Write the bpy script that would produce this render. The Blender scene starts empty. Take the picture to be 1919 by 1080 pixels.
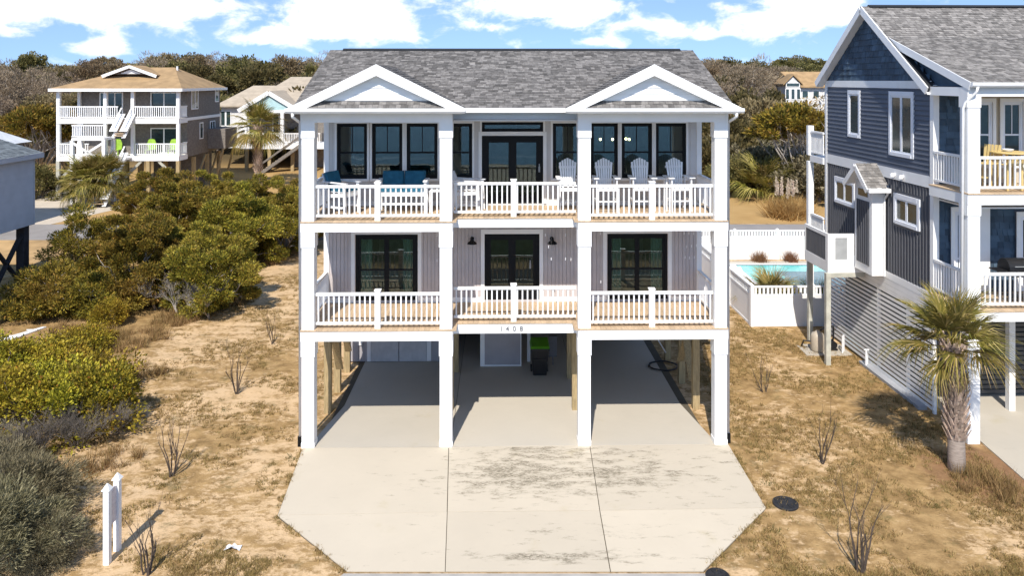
import bpy, math, random
import numpy as np
from mathutils import Vector, Matrix, noise as mnoise

# ---------------------------------------------------------------- camera, sky, sun, exposure
SC = bpy.context.scene
COL = SC.collection
CAM_Z, F, CX, HY = 9.86, 1400.0, 959.5, 150.0
cam_d = bpy.data.cameras.new('camera')
cam = bpy.data.objects.new('camera', cam_d); COL.objects.link(cam)
cam.location = (0, -20, CAM_Z); cam.rotation_euler = (math.radians(90), 0, 0)
cam_d.sensor_width = 36; cam_d.lens = 36 * F / 1919
cam_d.shift_y = (HY - 540) / 1919
cam_d.clip_start = 0.1; cam_d.clip_end = 6000
SC.camera = cam

SUN_EL, SUN_AZ = 47.5, 9.5
W = bpy.data.worlds.new('World'); SC.world = W; W.use_nodes = True
wn, wl = W.node_tree.nodes, W.node_tree.links
wn.clear()
def wnode(t, **k):
    n = wn.new(t)
    for a, b in k.items(): setattr(n, a, b)
    return n
def wmath(op, a, b=None, c=None, clamp=False):
    n = wnode('ShaderNodeMath', operation=op, use_clamp=clamp)
    for i, v in enumerate((a, b, c)):
        if v is None: continue
        if isinstance(v, (int, float)): n.inputs[i].default_value = v
        else: wl.new(v, n.inputs[i])
    return n.outputs[0]
sky = wnode('ShaderNodeTexSky', sky_type='NISHITA', sun_disc=False)
sky.sun_elevation = math.radians(SUN_EL); sky.sun_rotation = math.radians(180 + SUN_AZ)
sky.altitude = 0; sky.air_density = 1.0; sky.dust_density = 0.1; sky.ozone_density = 2.5
tc = wnode('ShaderNodeTexCoord')
lift = wnode('ShaderNodeVectorMath', operation='ADD'); wl.new(tc.outputs['Generated'], lift.inputs[0]); lift.inputs[1].default_value = (0, 0, .21)
lnrm = wnode('ShaderNodeVectorMath', operation='NORMALIZE'); wl.new(lift.outputs[0], lnrm.inputs[0]); wl.new(lnrm.outputs[0], sky.inputs['Vector'])
sep = wnode('ShaderNodeSeparateXYZ'); wl.new(tc.outputs['Generated'], sep.inputs[0])
az = wmath('ARCTAN2', sep.outputs[0], sep.outputs[1])
el = wmath('ARCSINE', sep.outputs[2])
cmb = wnode('ShaderNodeCombineXYZ')
wl.new(wmath('MULTIPLY', az, 17.0), cmb.inputs[0]); wl.new(wmath('MULTIPLY', el, 30.0), cmb.inputs[1])
nz = wnode('ShaderNodeTexNoise'); nz.inputs['Scale'].default_value = 1.0; nz.inputs['Detail'].default_value = 9
nz.inputs['Roughness'].default_value = .60; nz.inputs['Distortion'].default_value = .25
wl.new(cmb.outputs[0], nz.inputs['Vector'])
# cumulus banks standing over the forest: azimuth, elevation, half sizes (radians), weight
BANKS = [(-.60,.088,.16,.020,.30),(-.47,.090,.12,.022,.30),(-.66,.066,.05,.013,.26),(-.235,.083,.055,.026,.34),(-.17,.094,.04,.020,.34),(-.21,.066,.10,.012,.24),
         (-.503,.040,.030,.011,.30),(-.315,.051,.035,.009,.28),(.02,.102,.085,.016,.30),(.09,.100,.06,.020,.36),(.37,.092,.065,.026,.40),(.23,.074,.12,.008,.20),(-.03,.072,.04,.006,.18),
         (.62,.105,.08,.012,.26),(.25,.06,.10,.008,.20),(.09,.05,.09,.006,.16)]
acc = None
for a0, e0, sa, se, wgt in BANKS:
    da = wmath('DIVIDE', wmath('SUBTRACT', az, a0), sa); de = wmath('DIVIDE', wmath('SUBTRACT', el, e0), se)
    r2 = wmath('ADD', wmath('MULTIPLY', da, da), wmath('MULTIPLY', de, de))
    g = wmath('MULTIPLY', wmath('EXPONENT', wmath('MULTIPLY', r2, -0.8)), wgt)
    acc = g if acc is None else wmath('ADD', acc, g)
dens = wmath('ADD', nz.outputs['Fac'], acc)
mr = wnode('ShaderNodeMapRange', interpolation_type='SMOOTHSTEP'); wl.new(dens, mr.inputs[0])
mr.inputs[1].default_value = .56; mr.inputs[2].default_value = .80
up = wnode('ShaderNodeMapRange', interpolation_type='SMOOTHSTEP'); wl.new(sep.outputs[2], up.inputs[0])
up.inputs[1].default_value = -.005; up.inputs[2].default_value = .02
cl = wmath('MULTIPLY', mr.outputs[0], up.outputs[0])
cl = wmath('MULTIPLY', cl, .93)
mixc = wnode('ShaderNodeMixRGB'); wl.new(cl, mixc.inputs[0]); wl.new(sky.outputs[0], mixc.inputs[1])
mixc.inputs[2].default_value = (6.6, 6.65, 6.7, 1)
bg = wnode('ShaderNodeBackground'); bg.inputs[1].default_value = .15
wl.new(mixc.outputs[0], bg.inputs[0])
wo = wnode('ShaderNodeOutputWorld'); wl.new(bg.outputs[0], wo.inputs[0])

sd = bpy.data.lights.new('sun', 'SUN'); sd.energy = 4.2; sd.angle = math.radians(.53); sd.color = (1.0, .94, .85)
sun = bpy.data.objects.new('sun', sd); COL.objects.link(sun)
sun.rotation_euler = (math.radians(90 - SUN_EL), 0, math.radians(-SUN_AZ)); sun.location = (-10, -40, 60)
SC.view_settings.view_transform = 'Standard'; SC.view_settings.look = 'None'
SC.view_settings.exposure = 0.50; SC.view_settings.gamma = 1; SC.view_settings.use_curve_mapping = False
SC.render.engine = 'CYCLES'
SC.cycles.max_bounces = 8; SC.cycles.transparent_max_bounces = 12; SC.cycles.diffuse_bounces = 6

# ---------------------------------------------------------------- helpers
def G(px, py, z=0.0):
    """ground point seen at a place of the photograph"""
    d = (CAM_Z - z) * F / (py - HY)
    return Vector(((px - CX) * d / F, d - 20, z))

class Frame:
    """a building's own frame: measures taken off the photograph turned into its local metres"""
    def __init__(s, ox, oy, deg):
        s.ox, s.oy, s.a = ox, oy, math.radians(deg); s.c, s.s = math.cos(s.a), math.sin(s.a)
    def x(s, px, y):           # local x of an image column on the plane at local depth y
        t = (px - CX) / F
        return (t * (s.oy + y * s.c + 20) - s.ox + y * s.s) / (s.c - t * s.s)
    def y(s, px, x):           # local depth of an image column on the side plane at local x
        t = (px - CX) / F
        return (s.ox + x * s.c - t * (s.oy + x * s.s + 20)) / (s.s + t * s.c)
    def z(s, py, x, y):
        d = s.oy + x * s.s + y * s.c + 20
        return CAM_Z - (py - HY) * d / F
    def world(s, x, y, z=0):
        return Vector((s.ox + x * s.c - y * s.s, s.oy + x * s.s + y * s.c, z))

def link(o, parent=None):
    COL.objects.link(o)
    if parent is not None: o.parent = parent
    return o
def tag(o, label=None, cat=None, group=None, kind=None):
    if label: o['label'] = label
    if cat: o['category'] = cat
    if group: o['group'] = group
    if kind: o['kind'] = kind
    return o
def empty(name, loc=(0, 0, 0), rz=0.0, label=None, cat=None, group=None):
    o = bpy.data.objects.new(name, None); o.empty_display_size = .2
    o.location = loc; o.rotation_euler = (0, 0, rz)
    link(o); return tag(o, label, cat, group)

class MB:
    def __init__(s): s.v = []; s.f = []
    def quad(s, a, b, c, d):
        n = len(s.v); s.v += [tuple(a), tuple(b), tuple(c), tuple(d)]; s.f.append((n, n+1, n+2, n+3)); return s
    def tri(s, a, b, c):
        n = len(s.v); s.v += [tuple(a), tuple(b), tuple(c)]; s.f.append((n, n+1, n+2)); return s
    def hexa(s, p):            # 8 corners: bottom loop 0-3, top loop 4-7
        n = len(s.v); s.v += [tuple(q) for q in p]
        for f in ((3,2,1,0),(4,5,6,7),(0,1,5,4),(1,2,6,5),(2,3,7,6),(3,0,4,7)): s.f.append(tuple(n+i for i in f))
        return s
    def box(s, x0, x1, y0, y1, z0, z1):
        return s.hexa([(x0,y0,z0),(x1,y0,z0),(x1,y1,z0),(x0,y1,z0),(x0,y0,z1),(x1,y0,z1),(x1,y1,z1),(x0,y1,z1)])
    def bar(s, p, q, w, h, up=(0, 0, 1)):
        p, q, up = Vector(p), Vector(q), Vector(up); d = (q - p).normalized()
        a = d.cross(up)
        if a.length < 1e-4: a = d.cross(Vector((1, 0, 0)))
        a.normalize(); b = a.cross(d).normalized(); a *= w/2; b *= h/2
        return s.hexa([p-a-b, p+a-b, q+a-b, q-a-b, p-a+b, p+a+b, q+a+b, q-a+b])
    def prism(s, poly, y0, y1, axis='y'):   # poly (u,w) extruded: axis y -> (u,y,w), x -> (x,u,w), z -> (u,w,z)
        m = {'y': lambda u, w, t: (u, t, w), 'x': lambda u, w, t: (t, u, w), 'z': lambda u, w, t: (u, w, t)}[axis]
        n, k = len(s.v), len(poly)
        s.v += [m(u, w, y0) for u, w in poly] + [m(u, w, y1) for u, w in poly]
        s.f.append(tuple(n + i for i in range(k))); s.f.append(tuple(n + k + i for i in reversed(range(k))))
        for i in range(k):
            j = (i + 1) % k; s.f.append((n+j, n+i, n+k+i, n+k+j))
        return s
    def tube(s, pts, rad, n=8, cap=True):
        pts = [Vector(p) for p in pts]; k = len(pts)
        if isinstance(rad, (int, float)): rad = [rad] * k
        base = len(s.v); prev = None
        for i, p in enumerate(pts):
            d = (pts[min(i+1, k-1)] - pts[max(i-1, 0)])
            d = d.normalized() if d.length > 1e-9 else Vector((0, 0, 1))
            a = prev - d * prev.dot(d) if prev is not None else d.cross(Vector((0, 1, .13)))
            if a.length < 1e-4: a = d.cross(Vector((1, 0, 0)))
            a.normalize(); b = d.cross(a); prev = a
            for j in range(n):
                t = 2 * math.pi * j / n; s.v.append(tuple(p + (a * math.cos(t) + b * math.sin(t)) * rad[i]))
        for i in range(k - 1):
            for j in range(n):
                s.f.append((base+i*n+j, base+i*n+(j+1) % n, base+(i+1)*n+(j+1) % n, base+(i+1)*n+j))
        if cap:
            s.f.append(tuple(base + j for j in reversed(range(n)))); s.f.append(tuple(base + (k-1)*n + j for j in range(n)))
        return s
    def lathe(s, prof, n=16, c=(0, 0, 0)):
        base = len(s.v); k = len(prof)
        for r, z in prof:
            for j in range(n):
                t = 2*math.pi*j/n; s.v.append((c[0]+r*math.cos(t), c[1]+r*math.sin(t), c[2]+z))
        for i in range(k-1):
            for j in range(n):
                s.f.append((base+i*n+j, base+i*n+(j+1) % n, base+(i+1)*n+(j+1) % n, base+(i+1)*n+j))
        s.f.append(tuple(base+j for j in reversed(range(n)))); s.f.append(tuple(base+(k-1)*n+j for j in range(n)))
        return s
    def mesh(s, name, mat, smooth=False):
        me = bpy.data.meshes.new(name); me.from_pydata(s.v, [], s.f)
        if mat: me.materials.append(mat)
        if smooth: me.polygons.foreach_set('use_smooth', [True]*len(me.polygons))
        me.update(); return me
    def build(s, name, mat, parent=None, smooth=False, loc=None):
        o = bpy.data.objects.new(name, s.mesh(name, mat, smooth))
        if loc is not None: o.location = loc
        return link(o, parent)

def np_mesh(name, v, f, mat):
    me = bpy.data.meshes.new(name); nv, nf, k = len(v), len(f), f.shape[1]
    me.vertices.add(nv); me.vertices.foreach_set('co', np.ascontiguousarray(v, dtype=np.float32).ravel())
    me.loops.add(nf*k); me.loops.foreach_set('vertex_index', np.ascontiguousarray(f, dtype=np.int32).ravel())
    me.polygons.add(nf); me.polygons.foreach_set('loop_start', np.arange(0, nf*k, k, dtype=np.int32))
    try: me.polygons.foreach_set('loop_total', np.full(nf, k, dtype=np.int32))
    except Exception: pass
    me.materials.append(mat); me.update(calc_edges=True); return me

_cache = {}
def B(name, mat, parent, x0, x1, y0, y1, z0, z1):
    """one box-shaped piece; alike pieces share mesh data"""
    dx, dy, dz = (round(abs(b - a), 4) for a, b in ((x0, x1), (y0, y1), (z0, z1)))
    key = (mat.name, dx, dy, dz)
    me = _cache.get(key)
    if me is None:
        me = MB().box(-dx/2, dx/2, -dy/2, dy/2, -dz/2, dz/2).mesh(name, mat); _cache[key] = me
    o = bpy.data.objects.new(name, me)
    c = Vector(((x0+x1)/2, (y0+y1)/2, (z0+z1)/2))
    if parent is not None and parent.parent is not None: c -= parent.location
    o.location = c
    return link(o, parent)
def inst(name, me, parent, loc, rot=(0, 0, 0), scale=(1, 1, 1)):
    o = bpy.data.objects.new(name, me); o.location = loc; o.rotation_euler = rot; o.scale = scale
    return link(o, parent)
def copy_tree(o, parent=None):
    c = o.copy(); link(c, parent)
    for ch in list(o.children): copy_tree(ch, c)
    return c
def cut(a, b, holes):
    """interval a..b minus holes"""
    out = [(a, b)]
    for h0, h1 in holes:
        nx = []
        for p, q in out:
            if h1 <= p or h0 >= q: nx.append((p, q)); continue
            if h0 > p: nx.append((p, h0))
            if h1 < q: nx.append((h1, q))
        out = nx
    return [(p, q) for p, q in out if q - p > .012]
def rects(x0, x1, z0, z1, holes):
    """rectangle minus rectangular holes (x0,x1,z0,z1) as rectangles"""
    xs = sorted({x0, x1, *[min(max(h[i], x0), x1) for h in holes for i in (0, 1)]}); out = []
    for a, b in zip(xs, xs[1:]):
        if b - a < 1e-5: continue
        m = (a + b)/2
        for p, q in cut(z0, z1, [(h[2], h[3]) for h in holes if h[0] <= m <= h[1]]): out.append((a, b, p, q))
    return out

# ---------------------------------------------------------------- materials
MATS = {}
def new_mat(name):
    m = bpy.data.materials.new(name); m.use_nodes = True; nt = m.node_tree; nt.nodes.clear()
    out = nt.nodes.new('ShaderNodeOutputMaterial'); MATS[name] = m
    return m, nt, out
class NT:
    def __init__(s, nt): s.nt = nt
    def n(s, t, **k):
        q = s.nt.nodes.new(t)
        for a, b in k.items(): setattr(q, a, b)
        return q
    def l(s, a, b): s.nt.links.new(a, b)
    def math(s, op, a, b=None, clamp=False):
        q = s.n('ShaderNodeMath', operation=op, use_clamp=clamp)
        for i, v in enumerate((a, b)):
            if v is None: continue
            if isinstance(v, (int, float)): q.inputs[i].default_value = v
            else: s.l(v, q.inputs[i])
        return q.outputs[0]
    def noise(s, scale, vec=None, detail=4, rough=.55, stretch=None, dist=0):
        q = s.n('ShaderNodeTexNoise'); q.inputs['Scale'].default_value = scale; q.inputs['Detail'].default_value = detail
        q.inputs['Roughness'].default_value = rough; q.inputs['Distortion'].default_value = dist
        if vec is None: vec = s.n('ShaderNodeNewGeometry').outputs['Position']
        if stretch:
            mp = s.n('ShaderNodeMapping'); mp.inputs['Scale'].default_value = stretch; s.l(vec, mp.inputs[0]); vec = mp.outputs[0]
        s.l(vec, q.inputs['Vector']); return q.outputs['Fac']
    def ramp(s, fac, a, b, smooth=True):
        q = s.n('ShaderNodeMapRange', interpolation_type='SMOOTHSTEP' if smooth else 'LINEAR')
        q.inputs[1].default_value = a; q.inputs[2].default_value = b; s.l(fac, q.inputs[0]); return q.outputs[0]
    def mix(s, fac, a, b, mode='MIX'):
        q = s.n('ShaderNodeMixRGB', blend_type=mode)
        if isinstance(fac, (int, float)): q.inputs[0].default_value = fac
        else: s.l(fac, q.inputs[0])
        for i, v in ((1, a), (2, b)):
            if isinstance(v, tuple): q.inputs[i].default_value = (*v[:3], 1)
            else: s.l(v, q.inputs[i])
        return q.outputs[0]
    def cramp(s, fac, stops):
        q = s.n('ShaderNodeValToRGB'); e = q.color_ramp.elements
        while len(e) < len(stops): e.new(.5)
        for i, (p, c) in enumerate(stops): e[i].position = p; e[i].color = (*c, 1)
        s.l(fac, q.inputs[0]); return q.outputs[0]
    def bump(s, h, strength, dist=.02):
        q = s.n('ShaderNodeBump'); q.inputs['Strength'].default_value = strength; q.inputs['Distance'].default_value = dist
        s.l(h, q.inputs['Height']); return q.outputs[0]
def M(name, col, rough=.6, var=.10, scale=3.0, stretch=None, bump=0.0, bscale=40, orand=0.0, irand=0.0, spec=.35, metal=0.0, dirt=None):
    if name in MATS: return MATS[name]
    m, nt, out = new_mat(name); k = NT(nt)
    p = k.n('ShaderNodeBsdfPrincipled'); p.inputs['Roughness'].default_value = rough
    p.inputs['Specular IOR Level'].default_value = spec; p.inputs['Metallic'].default_value = metal
    k.l(p.outputs[0], out.inputs[0])
    f = k.noise(scale, stretch=stretch, detail=6)
    dark = tuple(c*(1-var) for c in col); lite = tuple(min(.95, c*(1+var)) for c in col)
    c = k.mix(k.ramp(f, .3, .7), dark, lite)
    if dirt: c = k.mix(k.math('MULTIPLY', k.ramp(k.noise(scale*.45, detail=7, rough=.65), .56, .75), .6), c, dirt)
    if orand:
        oi = k.n('ShaderNodeObjectInfo').outputs['Random']
        hv = k.n('ShaderNodeHueSaturation'); k.l(c, hv.inputs['Color']); k.l(k.math('ADD', k.math('MULTIPLY', oi, 2*orand), 1-orand), hv.inputs['Value']); c = hv.outputs[0]
    if irand:
        ri = k.n('ShaderNodeNewGeometry').outputs['Random Per Island']
        hv = k.n('ShaderNodeHueSaturation'); k.l(c, hv.inputs['Color']); k.l(k.math('ADD', k.math('MULTIPLY', ri, 2*irand), 1-irand), hv.inputs['Value']); c = hv.outputs[0]
    k.l(c, p.inputs['Base Color'])
    if bump: k.l(k.bump(k.noise(bscale, stretch=stretch, detail=3), bump), p.inputs['Normal'])
    return m
def leaf_mat(name, stops, trans=.25, orand=.18, rough=.55):
    m, nt, out = new_mat(name); k = NT(nt)
    g = k.n('ShaderNodeNewGeometry')
    c = k.cramp(g.outputs['Random Per Island'], stops)
    c = k.mix(k.math('MULTIPLY', k.ramp(k.noise(.55, detail=3), .42, .68), .55), c, k.mix(.5, c, stops[-1][1]))
    hv = k.n('ShaderNodeHueSaturation'); oi = k.n('ShaderNodeObjectInfo').outputs['Random']
    k.l(c, hv.inputs['Color']); k.l(k.math('ADD', k.math('MULTIPLY', oi, 2*orand), 1-orand), hv.inputs['Value'])
    k.l(k.math('ADD', k.math('MULTIPLY', oi, .03), .485), hv.inputs['Hue'])
    p = k.n('ShaderNodeBsdfPrincipled'); p.inputs['Roughness'].default_value = rough; p.inputs['Specular IOR Level'].default_value = .2
    k.l(hv.outputs[0], p.inputs['Base Color'])
    t = k.n('ShaderNodeBsdfTranslucent'); k.l(hv.outputs[0], t.inputs[0])
    mx = k.n('ShaderNodeMixShader'); mx.inputs[0].default_value = trans
    k.l(p.outputs[0], mx.inputs[1]); k.l(t.outputs[0], mx.inputs[2]); k.l(mx.outputs[0], out.inputs[0])
    return m
def glass_mat(name, tint=(.58, .71, .67), refl=.03):
    m, nt, out = new_mat(name); k = NT(nt)
    t = k.n('ShaderNodeBsdfTransparent'); t.inputs[0].default_value = (*tint, 1)
    gl = k.n('ShaderNodeBsdfGlossy'); gl.inputs['Roughness'].default_value = .02; gl.inputs[0].default_value = (.9, .95, .95, 1)
    fr = k.n('ShaderNodeFresnel'); fr.inputs[0].default_value = 1.52
    mx = k.n('ShaderNodeMixShader'); k.l(k.math('ADD', fr.outputs[0], refl, clamp=True), mx.inputs[0])
    k.l(k.bump(k.noise(1.7, detail=1), .02, .05), gl.inputs['Normal'])
    k.l(t.outputs[0], mx.inputs[1]); k.l(gl.outputs[0], mx.inputs[2]); k.l(mx.outputs[0], out.inputs[0])
    return m

WHITE = M('white_paint', (.84, .835, .82), .5, .03, 1.5, dirt=(.74, .73, .70))
SIDING = M('lilac_grey_siding', (.50, .455, .445), .65, .05, 2, orand=.035)
UPWALL = M('pale_grey_wall', (.60, .58, .56), .6, .04, 1.5, orand=.02)
BLACK = M('black_frame', (.006, .007, .008), .55, .1, 5, spec=.2)
GLASS = glass_mat('window_glass')
UNDERSHADE = M('undercroft_shade', (.030, .042, .042), .8, .3, 1)  # near-black colour stands for the shade under the blue house
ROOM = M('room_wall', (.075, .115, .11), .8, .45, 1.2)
CURTAIN = M('curtain_cloth', (.62, .63, .56), .85, .15, 6, stretch=(6, 6, .2))
DECK = M('deck_timber', (.50, .37, .24), .7, .14, 5, stretch=(8, 1, 8), orand=.13)
PINE = M('treated_pine', (.36, .27, .14), .75, .22, 5, stretch=(6, 6, .6), bump=.25, bscale=30, dirt=(.22, .17, .09))
SHINGLE = M('roof_shingle', (.170, .159, .149), .9, .25, 9, irand=.45, bump=.3, bscale=90)
SHING_UNDER = M('roof_underlay', (.05, .05, .05), .9)
CONC = None
DARKVENT = M('ridge_vent', (.02, .022, .025), .8)
GREYMETAL = M('grey_metal', (.32, .33, .33), .4, .1, 4, metal=.3)
BLUEC = M('blue_cushion', (.018, .11, .175), .85, .15, 8, bump=.2)
BULB_M, _nt, _out = new_mat('lit_bulb')
_e = _nt.nodes.new('ShaderNodeEmission'); _e.inputs[0].default_value = (1, .72, .38, 1); _e.inputs[1].default_value = 14; _nt.links.new(_e.outputs[0], _out.inputs[0])

# shingled slope: origin o on the eave, u along the eave, v up the slope, span(t) -> list of (a,b) along u at height t
def shingle_slope(o, u, v, length, span, name, parent, mat=None, expo=.125, tab=(.10, .27), seed=1, thick=.016):
    rnd = random.Random(seed); o, u, v = Vector(o), Vector(u).normalized(), Vector(v).normalized(); n = u.cross(v).normalized()
    if n.z < 0: n = -n
    mb = MB(); t = 0.0
    while t < length - .01:
        t1 = min(t + expo, length)
        for a, b in span((t + t1)/2):
            x = a - rnd.random()*.25; first = True
            while x < b:
                x2 = x + rnd.uniform(*tab); xa, xb = max(x, a), min(x2, b)
                if xb - xa > .01:
                    h = thick * rnd.uniform(.55, 1.5); dt = rnd.uniform(-.012, .0)
                    p = [o+u*xa+v*(t+dt)+n*h, o+u*(xb-.006)+v*(t+dt)+n*h, o+u*(xb-.006)+v*t1+n*.003, o+u*xa+v*t1+n*.003]
                    k = len(mb.v); mb.v += [tuple(q) for q in p]+[tuple(p[0]-n*h), tuple(p[1]-n*h)]
                    mb.f += [(k, k+1, k+2, k+3), (k+4, k+5, k+1, k)]
                x = x2
        t = t1
    ob = mb.build(name, mat or SHINGLE, parent); tag(ob, kind='stuff'); return ob

# ---------------------------------------------------------------- ground, roads, slabs
def sstep(a, b, x):
    t = min(1, max(0, (x-a)/(b-a))); return t*t*(3-2*t)
def slab_at(x, y):
    if -5.9 < x < 6.1 and -.1 < y < 9.5: return True
    if y < -5.25: return True
    if y <= .1 and abs(x-.25) < 5.95 and abs(x-.25) < 3.7+(y+5.1)*1.05: return True
    if 11.2 < x < 24 and -2.5 < y < 9: return True
    if x > 12.2+max(0, -(y+2.2))*.3 and y <= -2.2: return True
    if 9.2 < x and y > 9.2: return True
    return False
COVERS = [G(1472, 946), G(1345, 1083), G(437, 1030), G(46, 626)]
def clear_of_slabs(x, y):
    if any(slab_at(x+a, y+b) for a in (-.45, 0, .45) for b in (-.45, 0, .45)): return False
    return all((x-c.x)**2+(y-c.y)**2 > .8 for c in COVERS)
def hz(x, y):
    h = 5.6*sstep(48, 110, y) + 3.0*sstep(110, 210, y) - 9*sstep(400, 900, y)
    h += 1.6*sstep(60, 100, y)*mnoise.noise((x*.02, y*.02, 3.1))
    if -5.3 < y < 20 and -17.5 < x < 11.6 and clear_of_slabs(x, y):
        h += .075*max(0, mnoise.noise((x*.9, y*.9, 5.5)))+.045*max(0, mnoise.noise((x*2.3, y*2.3, 8.1)))
    return h
_PALM = G(1790, 882)
m_ground, nt, out = new_mat('sandy_ground'); k = NT(nt)
pos = k.n('ShaderNodeNewGeometry').outputs['Position']
sx = k.n('ShaderNodeSeparateXYZ'); k.l(pos, sx.inputs[0])
sand = k.mix(k.noise(1.3, pos, 5), (.51, .34, .18), (.67, .49, .30))
grass = k.cramp(k.noise(2.3, pos, 7, .65), [(.25, (.135, .083, .035)), (.45, (.29, .185, .080)), (.62, (.42, .275, .125)), (.8, (.22, .165, .06))])
n1 = k.noise(.30, pos, 3, .5); n2 = k.noise(1.9, pos, 8, .68, stretch=(1, 1.7, 1)); n3 = k.noise(9, pos, 5, .7)
bias = k.math('MULTIPLY', k.ramp(sx.outputs[0], 3.5, 7.0), .045)            # the lot beside the blue house carries more grass
bias2 = k.math('MULTIPLY', k.ramp(sx.outputs[0], -12.0, -16.0), .10)
s = k.math('ADD', k.math('ADD', k.math('MULTIPLY', n1, .40), k.math('MULTIPLY', n2, .45)), k.math('MULTIPLY', n3, .25))
s = k.math('ADD', s, k.math('ADD', bias, bias2))
c = k.mix(k.ramp(s, .50, .60), sand, grass)
c = k.mix(k.math('MULTIPLY', k.ramp(k.noise(1.4, pos, 8, .7), .54, .70), .75), c, (.135, .110, .045))
# bark mulch ring round the palm
dx = k.math('SUBTRACT', sx.outputs[0], _PALM.x + .9); dy = k.math('SUBTRACT', sx.outputs[1], _PALM.y - .2)
r = k.math('SQRT', k.math('ADD', k.math('MULTIPLY', dx, dx), k.math('MULTIPLY', k.math('MULTIPLY', dy, dy), 1.4)))
r = k.math('ADD', r, k.math('MULTIPLY', k.noise(1.6, pos, 5), 1.8))
c = k.mix(k.math('MULTIPLY', k.math('SUBTRACT', 1.0, k.ramp(r, 2.0, 3.1)), .75), c, k.mix(k.noise(14, pos, 4), (.13, .055, .032), (.33, .19, .11)))
# golden lawn across the back street, brown litter under the wood
c = k.mix(k.ramp(sx.outputs[1], 30.5, 32), c, k.mix(k.noise(.5, pos, 5), (.33, .20, .075), (.52, .345, .15)))
c = k.mix(k.ramp(sx.outputs[1], 54, 66), c, (.10, .075, .04))
c = k.mix(k.ramp(sx.outputs[1], -14.5, -16), c, k.mix(k.noise(.4, pos, 6), (.030, .042, .020), (.085, .095, .045)))   # unseen scrub dunes across the street, made dark green for window reflections
p = k.n('ShaderNodeBsdfPrincipled'); p.inputs['Roughness'].default_value = .95; p.inputs['Specular IOR Level'].default_value = .1
k.l(c, p.inputs['Base Color'])
hgt = k.math('ADD', k.math('MULTIPLY', s, 1.0), k.math('MULTIPLY', k.noise(28, pos, 3), .25))
k.l(k.bump(hgt, .75, .09), p.inputs['Normal']); k.l(p.outputs[0], out.inputs[0])

fine = lambda a, b, s: [a+i*s for i in range(int(round((b-a)/s))+1)]
xs = [-2500, -900, -400, -200] + [x for x in range(-130, -17, 5)] + fine(-17.5, 12.0, .25) + [x for x in range(15, 131, 5)] + [200, 400, 900, 2500]
ys = [-300, -60, -20, -10] + fine(-6, 20, .25) + [25, 30, 38] + [y for y in range(44, 240, 5)] + [260, 320, 400, 550, 900, 1600, 3000]
mb = MB(); mb.v = [(x, y, hz(x, y)) for y in ys for x in xs]
nx = len(xs); mb.f = [(j*nx+i, j*nx+i+1, (j+1)*nx+i+1, (j+1)*nx+i) for j in range(len(ys)-1) for i in range(nx-1)]
tag(mb.build('ground', m_ground, smooth=True), kind='structure')

def concrete(name, col, stain=0.0, seed=0.0):
    m, nt, out = new_mat(name); k = NT(nt)
    pos = k.n('ShaderNodeNewGeometry').outputs['Position']
    c = k.mix(k.noise(.8, pos, 6), tuple(v*.93 for v in col), tuple(v*1.06 for v in col))
    c = k.mix(k.math('MULTIPLY', k.noise(6, pos, 7, .7), .10), c, (.30, .27, .22))
    if stain:
        sp = k.n('ShaderNodeSeparateXYZ'); k.l(pos, sp.inputs[0])
        st = k.noise(1.55, pos, 9, .72, stretch=(1, 3.0, 1)); big = k.noise(.28, pos, 3, .5)
        side = k.ramp(sp.outputs[0], -1.75, -1.2)
        v = k.math('ADD', k.math('ADD', st, k.math('MULTIPLY', k.math('SUBTRACT', big, .5), .25)), k.math('MULTIPLY', side, .02))
        v = k.math('SUBTRACT', v, .06)
        if stain > .5:
            for cx_, cy_, rx_, ry_, wt in ((.1, -1.4, 1.9, 1.0, .19), (3.0, -1.4, 1.4, .9, .15), (.6, -4.62, 2.4, .2, .21), (1.0, -.2, 3.0, .35, .12), (1.6, -3.8, 2.2, .4, .07), (-2.7, -1.9, 1.2, .5, .06)):
                gx = k.math('DIVIDE', k.math('SUBTRACT', sp.outputs[0], cx_), rx_); gy_ = k.math('DIVIDE', k.math('SUBTRACT', sp.outputs[1], cy_), ry_)
                v = k.math('ADD', v, k.math('MULTIPLY', k.math('EXPONENT', k.math('MULTIPLY', k.math('ADD', k.math('MULTIPLY', gx, gx), k.math('MULTIPLY', gy_, gy_)), -1.0)), wt))
        fac = k.math('MULTIPLY', k.ramp(v, .535, .71), stain)
        fac = k.math('MULTIPLY', fac, k.ramp(k.noise(17, pos, 6, .75, stretch=(1, 2.2, 1)), .36, .60))
        c = k.mix(fac, c, (.165, .140, .095))
        ys_ = k.ramp(k.noise(.9, pos, 6, .6), .60, .78)
        c = k.mix(k.math('MULTIPLY', ys_, .35), c, (.40, .33, .17))
    hv = k.n('ShaderNodeHueSaturation'); k.l(c, hv.inputs['Color']); k.l(k.math('ADD', k.math('MULTIPLY', k.n('ShaderNodeObjectInfo').outputs['Random'], .10), .95), hv.inputs['Value']); c = hv.outputs[0]
    p = k.n('ShaderNodeBsdfPrincipled'); p.inputs['Roughness'].default_value = .88; p.inputs['Specular IOR Level'].default_value = .2
    k.l(c, p.inputs['Base Color']); k.l(k.bump(k.noise(60, pos, 3), .12, .01), p.inputs['Normal']); k.l(p.outputs[0], out.inputs[0])
    return m
CONC = concrete('driveway_concrete', (.54, .475, .375), .95)
CONC2 = concrete('carport_concrete', (.49, .445, .37), .25)
CONC3 = concrete('pool_concrete', (.44, .40, .34))
ROADM = M('old_street_asphalt', (.27, .25, .235), .9, .12, .6, bump=.3, bscale=60)
JOINT = M('joint_dirt', (.10, .085, .06), .95)
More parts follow.
